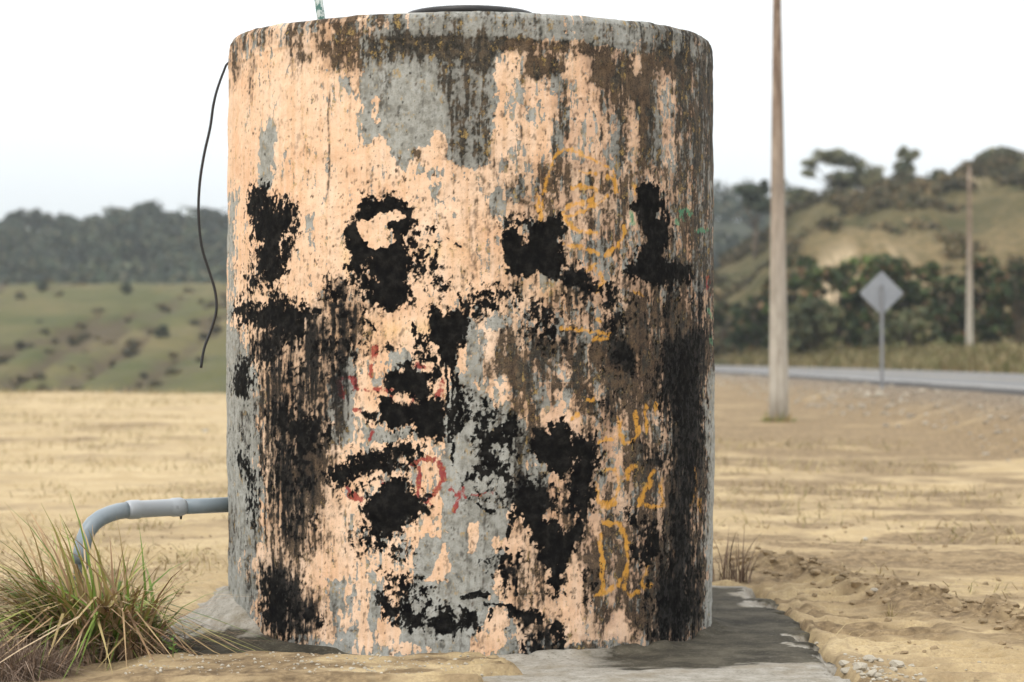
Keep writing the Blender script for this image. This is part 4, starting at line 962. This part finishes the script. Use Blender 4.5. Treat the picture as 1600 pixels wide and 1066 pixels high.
# scrub cover over the hill
r = np.random.default_rng(77); cs, rs_ = [], []
while len(cs) < 1000:
    x, y = r.uniform(8, 60), r.uniform(108, 180)
    if abs(x - xm) < 3.6 and 114 < y < 131: continue
    dd = math.exp(-((x - xm - 2) / 6) ** 2 - ((y - 126) / 9) ** 2) + math.exp(-((x - 36) / 7) ** 2 - ((y - 124) / 12) ** 2)
    if r.random() < dd * .8: continue
    if fbm(np.array([x / 7]), np.array([y / 12]), 3, 531)[0] < .36 + .25 * (y < 150): continue
    s = r.uniform(.35, 1.15); cs.append((x, y, float(hill_z(np.array([x]), np.array([y]))[0]) + s * .25)); rs_.append((s, s, s * .7))
v, f = leaf_cloud(cs, rs_, 60000, .18, seed=78, shell=.3)
tag(mesh_np('hill_scrub', v, f, G_scrub), 'grey brown scrub covering the hill behind the road', 'scrub', kind='stuff')

# shrubs behind the road
def shrub(px, Y, hw, top, mat, n, label, seed, group='shrubs along the far side of the road', zb=None):
    x = (px - CX) / FPX * Y; z0 = float(ground_z(np.array([x]), np.array([Y]), False)[0]) if zb is None else zb
    t = empty('roadside_shrub', (x, Y, z0)); tag(t, label, 'shrub', group)
    H = EYE + (HOR - top) * Y / FPX - z0; wd = hw * Y / FPX * 1.15; r = random.Random(seed); rr = np.random.default_rng(seed)
    mb = MB()
    for k in range(9):
        a = r.uniform(0, 6.28); e = Vector((math.cos(a) * wd * r.uniform(.3, .9), math.sin(a) * wd * .7, H * r.uniform(.5, .95)))
        mb.tube([Vector((math.cos(a) * .15, math.sin(a) * .15, -.2)), e * .5 + Vector((0, 0, H * .08)), e], [.05, .035, .012], 5)
    mb.build('stems', BARK, t)
    cs, rs_ = [], []
    for k in range(34):
        u_, v_, w_ = rr.uniform(-1, 1), rr.uniform(-1, 1), rr.uniform(.12, 1)
        lim_ = 1 - .45 * max(0, w_ - .55) / .45
        cs.append((u_ * wd * lim_, v_ * wd * .7, w_ * H * .93)); s = rr.uniform(.16, .36) * min(wd, H); rs_.append((s, s, s * .75))
    v, f = leaf_cloud(cs, rs_, n, .16, seed=seed, shell=.3); mesh_np('foliage', v, f, mat, t); return t
road_far = lambda Y: float(np.interp(Y, RC[:, 1], RC[:, 0])) + RHALF
SH = [(1140, 112, 30, 470, G_dark, 'leftmost dark shrub, half hidden by the tank edge'), (1185, 110, 36, 455, G_dark, 'low dark shrub left of the near utility pole'), (1245, 104, 42, 398, G_dark, 'tall dark shrub right beside the near utility pole'),
      (1300, 102, 44, 402, G_dark, 'dark shrub under the bare streaked cutting'), (1345, 112, 42, 385, G_brgt, 'brighter green shrub rising behind the hedge'), (1370, 100, 46, 400, G_dark, 'dark shrub behind the diamond sign'), (1425, 100, 46, 398, G_dark, 'dark shrub right of the diamond sign'),
      (1478, 98, 40, 425, G_dark, 'lower dark shrub left of the distant pole'), (1545, 100, 40, 392, G_dark, 'dark shrub just right of the distant pole'), (1598, 98, 44, 398, G_dark, 'dark shrub at the right edge of the picture'),
      (1270, 99, 40, 470, G_oliv, 'low brownish shrub in front of the hedge near the pole'), (1410, 96, 44, 480, G_oliv, 'low olive shrub below the sign plate')]
for i, (px, Y, hw, top, mt, lb) in enumerate(SH):
    shrub(px, Y, hw, top, mt, 3800, lb, 900 + i)

# dry grass verge on the far side of the road
def blades(pts, hts, wid, lean, seed, segs=3):
    """bent grass blades; pts (n,3), hts (n,)"""
    r = np.random.default_rng(seed); n = len(pts); az = r.uniform(0, 2 * math.pi, n); L = lean * (.4 + r.random(n))
    dx, dy = np.cos(az), np.sin(az); pa = az + math.pi / 2 + r.normal(size=n) * .5
    V_ = np.zeros((n, segs + 1, 2, 3)); 
    for s in range(segs + 1):
        t = s / segs; w_ = wid * (1 - t * .85) * (.6 + .8 * r.random(n) * 0 + .4)
        cx_ = pts[:, 0] + dx * hts * L * t * t; cy_ = pts[:, 1] + dy * hts * L * t * t; cz_ = pts[:, 2] + hts * (t - .35 * L * t * t)
        for e, sg in ((0, -1), (1, 1)):
            V_[:, s, e, 0] = cx_ + np.cos(pa) * w_ * sg; V_[:, s, e, 1] = cy_ + np.sin(pa) * w_ * sg; V_[:, s, e, 2] = cz_
    b = (np.arange(n) * (segs + 1) * 2)[:, None, None]; s = (np.arange(segs) * 2)[None, :, None]
    F_ = (b + s + np.array([0, 1, 3, 2])[None, None, :]).reshape(-1, 4)
    return V_.reshape(-1, 3), F_
STRAW = leafy('dry_grass', [(0, (.13, .12, .04)), (.3, (.24, .19, .08)), (.7, (.36, .28, .14)), (1, (.48, .39, .22))], .8)
r = np.random.default_rng(5); n = 16000
i_ = r.integers(30, len(RC) - 20, n); off = RHALF + .5 + r.random(n) ** 1.4 * 8
gx_ = RC[i_, 0] + RN[i_, 0] * off + r.normal(size=n) * .4; gy_v = RC[i_, 1] + RN[i_, 1] * off + r.normal(size=n) * .4
kk = road_dist(gx_, gy_v) > RHALF + .35; gx_, gy_v = gx_[kk], gy_v[kk]
gp = np.stack([gx_, gy_v, ground_z(gx_, gy_v, False) - .02], -1)
v, f = blades(gp, .25 + .5 * r.random(len(gp)), .03, .7, 6, 2)
VERGE = leafy('verge_blades', [(0, (.07, .085, .025)), (.4, (.13, .115, .05)), (.8, (.20, .155, .08)), (1, (.29, .225, .125))], .85)
tag(mesh_np('verge_grass', v, f, VERGE), 'dry yellowish grass along the far edge of the road', 'grass', kind='stuff')

# far wood: one mass on the ridge, with single crowns standing out of the skyline
r = np.random.default_rng(21); cs, rs_ = [], []
for k in range(1900):
    y = r.uniform(300, 470); x = r.uniform(-.30, -.08) * y if k < 780 else r.uniform(-.46, .30) * y
    s = r.uniform(2.0, 4.2); z = float(wood_z(np.array([x]), np.array([y]))[0]) + s * r.uniform(.5, 1.3)
    for j in range(3): cs.append((x + r.normal() * s * .45, y + r.normal() * s * .4, z + r.normal() * s * .3)); rs_.append((s * .62, s * .62, s * .5))
v, f = leaf_cloud(cs, rs_, 230000, .52, seed=22, shell=.5)
tag(mesh_np('far_wood', v, f, G_wood), 'hazy dark wood covering the ridge across the valley', 'wood', kind='stuff')
g = 'trees on the skyline across the valley'
for i, (px, py, hw, hh, lb) in enumerate([(24, 338, 24, 12, 'flat-topped hazy tree at the left end of the far skyline'), (62, 336, 16, 12, 'small domed hazy tree second from the left on the far skyline'), (100, 346, 20, 14, 'dark domed hazy tree left of the skyline gap'),
                                   (146, 346, 14, 11, 'low hazy tree in the dip of the far skyline'), (186, 334, 26, 16, 'tallest rounded dark tree on the far skyline'), (228, 324, 18, 12, 'airy pale tree rising highest on the far skyline'), (262, 340, 22, 10, 'broad low hazy tree right of the pale skyline tree'),
                                   (326, 334, 24, 10, 'hazy skyline tree nearest the tank')]):
    Y = 425.0; x = (px - CX) / FPX * Y; b = (x, Y, float(wood_z(np.array([x]), np.array([Y]))[0]))
    s = Y / FPX; zc_ = EYE + (HOR - py) * s - b[2]
    tree('skyline_tree', b, [(0, 0, zc_, hw * s, hw * s, hh * s), (hw * s * .6, 0, zc_ - hh * s * .7, hw * s * .8, hw * s * .8, hh * s), (-hw * s * .6, 0, zc_ - hh * s * .8, hw * s * .8, hw * s * .8, hh * s), (0, 0, zc_ - 1.6 * hh * s, hw * s, hw * s, hh * s)], 1300, .42, G_wood, lb, g, 50 + i, .3)

# brush in the gullies of the grassy slope, and two bushes that stand alone
r = np.random.default_rng(41); cs, rs_ = [], []
while len(cs) < 230:
    y = r.uniform(120, 258); x = r.uniform(-.27, -.10) * y
    qq = x + .10 * y + 5 * float(fbm(np.array([x / 22]), np.array([y / 22]), 3, 603)[0])
    gg = (1 - abs(2 * float(fbm(np.array([qq / 5.5]), np.array([y / 75]), 3, 601)[0]) - 1)) ** 3
    if r.random() > gg * 1.1 + .02: continue
    s = r.uniform(.2, .6); cs.append((x, y, float(slope_z(np.array([x]), np.array([y]))[0]) + s * .2)); rs_.append((s, s, s * .65))
v, f = leaf_cloud(cs, rs_, 20000, .2, seed=42, shell=.3)
tag(mesh_np('gully_brush', v, f, G_scrub), 'brown brush filling the gullies of the grassy slope', 'scrub', kind='stuff')
for i, (px, py, hw, lb) in enumerate([(197, 452, 8, 'small lone dark bush on the crest of the grassy slope'), (253, 520, 9, 'lone dark bush halfway down the grassy slope'), (66, 448, 8, 'dark bush at the left on the slope crest')]):
    # march the pixel's ray to the slope
    Y = 110.0
    while Y < 258 and P(px, py + 8, Y).z > float(slope_z(np.array([P(px, py + 8, Y).x]), np.array([Y]))[0]): Y += .5
    p = P(px, py, Y); z0 = float(slope_z(np.array([p.x]), np.array([Y]))[0]); s = hw * Y / FPX
    tree('slope_bush', (p.x, Y, z0), [(0, 0, s * .9, s, s, s), (s * .4, 0, s * 1.5, s * .6, s * .6, s * .6)], 500, .22, G_wood, lb, 'lone bushes on the grassy slope', 70 + i, .1, 'bush')

# weeds on the plateau rim
r = np.random.default_rng(8); n = 1500
x = r.uniform(-19, -4, n); y = 55 + r.random(n) * 5; k = np.argsort(x)
gp = np.stack([x, y, ground_z(x, y, False) - .02], -1); v, f = blades(gp, .06 + .22 * r.random(n) ** 3, .012, .5, 9, 2)
tag(mesh_np('rim_weeds', v, f, STRAW), 'low dry weeds along the rim of the sandy ground', 'weeds', kind='stuff')

# flattened straw over the sand on the left, thin litter on the right
r = np.random.default_rng(91); n = 36000
y = 11.5 + 46 * r.random(n) ** 1.3; x = (-.02 - .5 * r.random(n) ** 1.3) * y; k2 = r.random(n) < .22
x = np.where(k2, r.uniform(.06, .36, n) * y, x); y = np.where(k2, 11.5 + 20 * r.random(n), y)
ok = (fbm(x / 2.2, y / 2.2, 4, 93) + .25 * r.random(n) > .55) & ~((x > PAD[0] - .1) & (x < PAD[1] + .1) & (y < PAD[3] + .1))
x, y = x[ok], y[ok]; n = len(x)
gp = np.stack([x, y, ground_z(x, y) - .004], -1)
v, f = blades(gp, .05 + .16 * r.random(n), .0028 + .00012 * y, 1.7, 94, 2); v[:, 2] = np.maximum(v[:, 2], np.repeat(gp[:, 2], 6) + .006)
tag(mesh_np('straw_litter', v, f, STRAW), 'flattened dry straw strewn over the sandy ground', 'straw', kind='stuff')

# ================================================================== NEAR PLANTS
GRASS = leafy('tussock_blades', [(0, (.07, .13, .015)), (.2, (.13, .20, .03)), (.34, (.24, .26, .06)), (.46, (.36, .28, .12)), (.72, (.40, .27, .15)), (.86, (.22, .13, .07)), (1, (.55, .43, .27))], .55)
DEAD = leafy('dead_blades', [(0, (.10, .06, .035)), (.5, (.22, .145, .085)), (1, (.36, .26, .16))], .8)
def tussock(name, cx, cy, rx_, ry_, n, hmin, hmax, wid, lean, mat, label, seed, cat='grass', part='blades', bias=0.0):
    r = np.random.default_rng(seed); a = r.uniform(0, 2 * math.pi, n); q = np.sqrt(r.random(n))
    x = rx_ * q * np.cos(a); y = ry_ * q * np.sin(a); z0 = gz(cx, cy)
    t = empty(name, (cx, cy, z0)); tag(t, label, cat)
    segs = 5; ln = hmin + (hmax - hmin) * r.random(n); az = a + r.normal(size=n) * .8 ; L = lean * (.25 + 1.0 * r.random(n)) * (.4 + q)
    ln = ln * np.where(np.cos(az) > .2, .78, 1.0) if bias else ln
    dx, dy = np.cos(az) + bias, np.sin(az) * .8; pa = az + math.pi / 2 + r.normal(size=n) * .6
    kink = (r.random(n) < .38) * r.uniform(.4, 1.2, n)
    V_ = np.zeros((n, segs + 1, 2, 3)); w0 = wid * (.5 + .9 * r.random(n))
    zb = ground_z(cx + x, cy + y) - z0 - .02
    for s in range(segs + 1):
        tt = s / segs; w_ = w0 * (1 - tt ** 1.6) + .0006
        bend = L * tt * tt + kink * np.maximum(tt - .55, 0) * 1.6
        up_ = tt - .42 * L * tt ** 2.2 - kink * np.maximum(tt - .55, 0) * 1.5
        for e, sg in ((0, -1), (1, 1)):
            V_[:, s, e, 0] = x + dx * ln * bend + np.cos(pa) * w_ * sg
            V_[:, s, e, 1] = y + dy * ln * bend + np.sin(pa) * w_ * sg
            V_[:, s, e, 2] = np.maximum(zb + ln * up_, zb + .01)
    b = (np.arange(n) * (segs + 1) * 2)[:, None, None]; s = (np.arange(segs) * 2)[None, :, None]
    F_ = (b + s + np.array([0, 1, 3, 2])[None, None, :]).reshape(-1, 4)
    return mesh_np(part, V_.reshape(-1, 3), F_, mat, t, True), t
c0 = ((150 - CX) / FPX * 11.3, 11.3)
_, tus = tussock('grass_tussock', c0[0], c0[1], .33, .28, 820, .36, .98, .0115, .95, GRASS, 'big tussock of green and straw coloured grass under the pipe elbow', 61, bias=-.28)
r = np.random.default_rng(62); n = 700; a = r.uniform(0, 6.28, n); q = .22 + .30 * r.random(n)
gp = np.stack([np.cos(a) * q, np.sin(a) * q * .8, ground_z(c0[0] + np.cos(a) * q, c0[1] + np.sin(a) * q * .8) - tus.location.z - .01], -1)
v, f = blades(gp, .15 + .3 * r.random(n), .006, 1.5, 63, 4); mesh_np('dead_leaves', v, f, DEAD, tus)
c1_ = ((25 - CX) / FPX * 10.55, 10.55)
DRYB = leafy('dry_twig_tuft', [(0, (.10, .07, .05)), (.6, (.20, .14, .10)), (1, (.32, .24, .18))], .9)
tussock('dry_tuft', c1_[0], c1_[1], .26, .2, 1500, .10, .26, .0022, .7, DRYB, 'fine brown dried tuft in the lower left corner', 64)
tussock('dry_weed', (1140 - CX) / FPX * 14.75, 14.75, .16, .06, 70, .12, .48, .004, .35, DRYB, 'thin reddish dry weed stalks behind the right side of the tank', 65, 'weed', 'stalks')
tussock('dry_weed', (1390 - CX) / FPX * 12.9, 12.9, .03, .03, 26, .06, .17, .004, .3, STRAW, 'short straw stub standing alone beside the tyre prints', 66, 'weed', 'stalks')
tussock('dry_weed', (60 - CX) / FPX * 13.6, 13.6, .5, .3, 160, .08, .35, .0035, .5, DEAD, 'sparse dry weeds behind the grass tussock', 67, 'weed', 'stalks')
tussock('grass_tuft', (1217 - CX) / FPX * 37.7, 37.7, .3, .15, 130, .08, .28, .008, .6, GRASS, 'small green tuft at the foot of the near utility pole', 68)
# seedling
c2_ = ((270 - CX) / FPX * 10.75, 10.75); z0 = gz(*c2_)
sd_ = empty('seedling', (c2_[0], c2_[1], z0)); tag(sd_, 'tiny bright green seedling growing in front of the slab', 'plant')
mb = MB(); mb.tube([Vector((0, 0, -.02)), Vector((.004, 0, .05)), Vector((.002, 0, .115))], [.003, .0025, .0015], 6); mb.build('stem', G_brgt, sd_)
SEED = leafy('seedling_leaf', [(0, (.05, .13, .02)), (1, (.16, .30, .05))], .5)
for k in range(9):
    a = k * 2.4; h_ = .03 + .010 * k; l_ = .036 - .002 * k; mb = MB()
    d = Vector((math.cos(a), math.sin(a), .45)); sd2 = Vector((-math.sin(a), math.cos(a), 0)); o_ = Vector((0, 0, h_))
    mb.add([o_, o_ + d * l_ * .5 + sd2 * .009, o_ + d * l_, o_ + d * l_ * .5 - sd2 * .009, o_ + d * l_ * .5 + Vector((0, 0, -.003))], [(0, 1, 4), (1, 2, 4), (2, 3, 4), (3, 0, 4)])
    mb.build('leaf', SEED, sd_)

# ================================================================== STONES AND CLODS
def rock(seed, n=10):
    r = np.random.default_rng(seed); vv, ff = [], []
    import bmesh
    bm = bmesh.new(); bmesh.ops.create_icosphere(bm, subdivisions=2, radius=1)
    ax = r.normal(size=(6, 3)); ax /= np.linalg.norm(ax, axis=1)[:, None]; dd = r.uniform(.55, .9, 6)
    for v_ in bm.verts:
        p = np.array(v_.co)
        for a_, d_ in zip(ax, dd):
            k_ = p @ a_
            if k_ > d_: p = p - a_ * (k_ - d_)
        v_.co = p * (1 + .05 * r.normal())
    me = bpy.data.meshes.new('stone'); bm.to_mesh(me); bm.free(); return me
STONE = noisy('pale_stone', (.27, .235, .175), (.52, .48, .40), 14, .9, 6, .3, .01)
CLOD = noisy('earth_clod', (.16, .12, .07), (.36, .27, .16), 12, .95, 6, .4, .01)
rocks = [rock(s) for s in range(5)]
for me in rocks: me.materials.append(STONE)
stones = [(1318, 1041, .030, 'small pale stone left in the pile at the slab corner'), (1342, 1047, .052, 'largest cream stone in the pile at the slab corner'), (1358, 1033, .034, 'flat pale stone at the back of the corner pile'), (1362, 1056, .030, 'pale stone at the front right of the corner pile'), (1322, 1056, .036, 'brownish stone at the front left of the corner pile'),
          (1400, 1045, .040, 'single brown stone right of the corner pile'), (1275, 1031, .016, 'small yellowish pebble on the slab edge'), (1366, 928, .028, 'pale stone lying in the ridge of loose earth'), (1352, 846, .030, 'small pale stone out on the sand'), (320, 676, .075, 'white stone alone on the sand left of the tank'), (492, 1018, .014, 'tiny white chip at the foot of the tank'),
          (1356, 620, .09, 'white stone left at the foot of the road sign'), (1374, 620, .10, 'white stone right at the foot of the road sign')]
for i, (px, py, s, lb) in enumerate(stones):
    Y = 9.0
    while Y < 60 and P(px, py, Y).z > gz(P(px, py, Y).x, Y): Y += .05 if Y < 25 else .2
    p = P(px, py, Y)
    o = bpy.data.objects.new('stone', rocks[i % 5]); C.objects.link(o)
    z_ = .0 if PAD[0] < p.x < PAD[1] and PAD[2] < p.y < PAD[3] else gz(p.x, p.y)
    o.location = (p.x, p.y, max(z_, gz(p.x, p.y)) + s * .28); o.scale = (s, s * .8, s * .62); o.rotation_euler = (0, 0, i * 1.3)
    tag(o, lb, 'stone', 'loose stones')
def scatter(name, n, place, smin, smax, mat, label, seed):
    r = np.random.default_rng(seed); base = np.array([v.co[:] for v in rocks[seed % 5].vertices]); fc = np.array([p.vertices[:] for p in rocks[seed % 5].polygons])
    pts = np.array([place(r) for _ in range(n)]); s = smin + (smax - smin) * r.random(n) ** 3; a = r.uniform(0, 6.28, n)
    z = ground_z(pts[:, 0], pts[:, 1])
    cosa, sina = np.cos(a)[:, None], np.sin(a)[:, None]
    bx_ = base[None, :, 0] * cosa - base[None, :, 1] * sina; by_ = base[None, :, 0] * sina + base[None, :, 1] * cosa
    fl = (.5 + .4 * r.random(n))[:, None]
    Vv = np.stack([pts[:, 0:1] + bx_ * s[:, None], pts[:, 1:2] + by_ * s[:, None] * .85, z[:, None] + s[:, None] * .2 + base[None, :, 2] * s[:, None] * fl], -1)
    Ff = (fc[None] + (np.arange(n) * len(base))[:, None, None]).reshape(-1, 3)
    return tag(mesh_np(name, Vv.reshape(-1, 3), Ff, mat), label, 'gravel', kind='stuff')
def windrow(r):
    x = r.uniform(1.78, 3.5); return (x + r.normal() * .13, max(15.6 - 2.9 * (x - 1.84) + r.normal() * .15, 10.2))
scatter('earth_clods', 420, windrow, .008, .045, CLOD, 'broken earth clods in a ridge right of the slab', 3)
def around(r):
    x, y = r.uniform(-3.2, 4.6), r.uniform(10.2, 19)
    while PAD[0] - .05 < x < PAD[1] + .05 and PAD[2] < y < PAD[3]: x, y = r.uniform(-3.2, 4.6), r.uniform(10.2, 19)
    return (x, y)
scatter('scattered_clods', 1300, around, .004, .028, CLOD, 'small crumbs of earth strewn over the sand', 1)
def lapfn(r): return (r.uniform(-1.9, -.1), r.uniform(10.3, 10.95))
scatter('grit', 420, lapfn, .003, .011, STONE, 'pale grit in the earth at the front of the tank', 2)
def corner(r): return (1.72 + r.gamma(1.5, .1), 10.75 + r.normal() * .2)
scatter('corner_gravel', 160, corner, .006, .024, STONE, 'gravel spilling from the slab corner', 4)
def bankfn(r):
    i = r.integers(34, 92); o_ = -(RHALF + .5 + r.random() * 1.7); return (RC[i, 0] + RN[i, 0] * o_ + r.normal() * .2, RC[i, 1] + RN[i, 1] * o_ + r.normal() * .5)
RUB = noisy('bank_stone', (.20, .17, .13), (.44, .39, .31), 3, .95, 6, .3, .02)
scatter('bank_rubble', 1300, bankfn, .015, .075, RUB, 'broken rubble along the near bank of the road', 0)

# ================================================================== HAZE
hz = bpy.data.materials.new('haze'); hz.use_nodes = True; t_ = hz.node_tree; t_.nodes.clear()
pv = N(t_, 'ShaderNodeVolumePrincipled'); pv.inputs['Color'].default_value = (.86, .93, 1, 1); pv.inputs['Density'].default_value = .00032; pv.inputs['Anisotropy'].default_value = .2
ot = N(t_, 'ShaderNodeOutputMaterial'); t_.links.new(pv.outputs[0], ot.inputs['Volume'])
mb = MB(); x0, x1, y0, y1, z0, z1 = -720, 720, -120, 720, -24, 46
mb.add([(x0, y0, z0), (x1, y0, z0), (x1, y1, z0), (x0, y1, z0), (x0, y0, z1), (x1, y0, z1), (x1, y1, z1), (x0, y1, z1)],
       [(0, 3, 2, 1), (4, 5, 6, 7), (0, 1, 5, 4), (1, 2, 6, 5), (2, 3, 7, 6), (3, 0, 4, 7)])
tag(mb.build('haze', hz, None, False), kind='stuff')
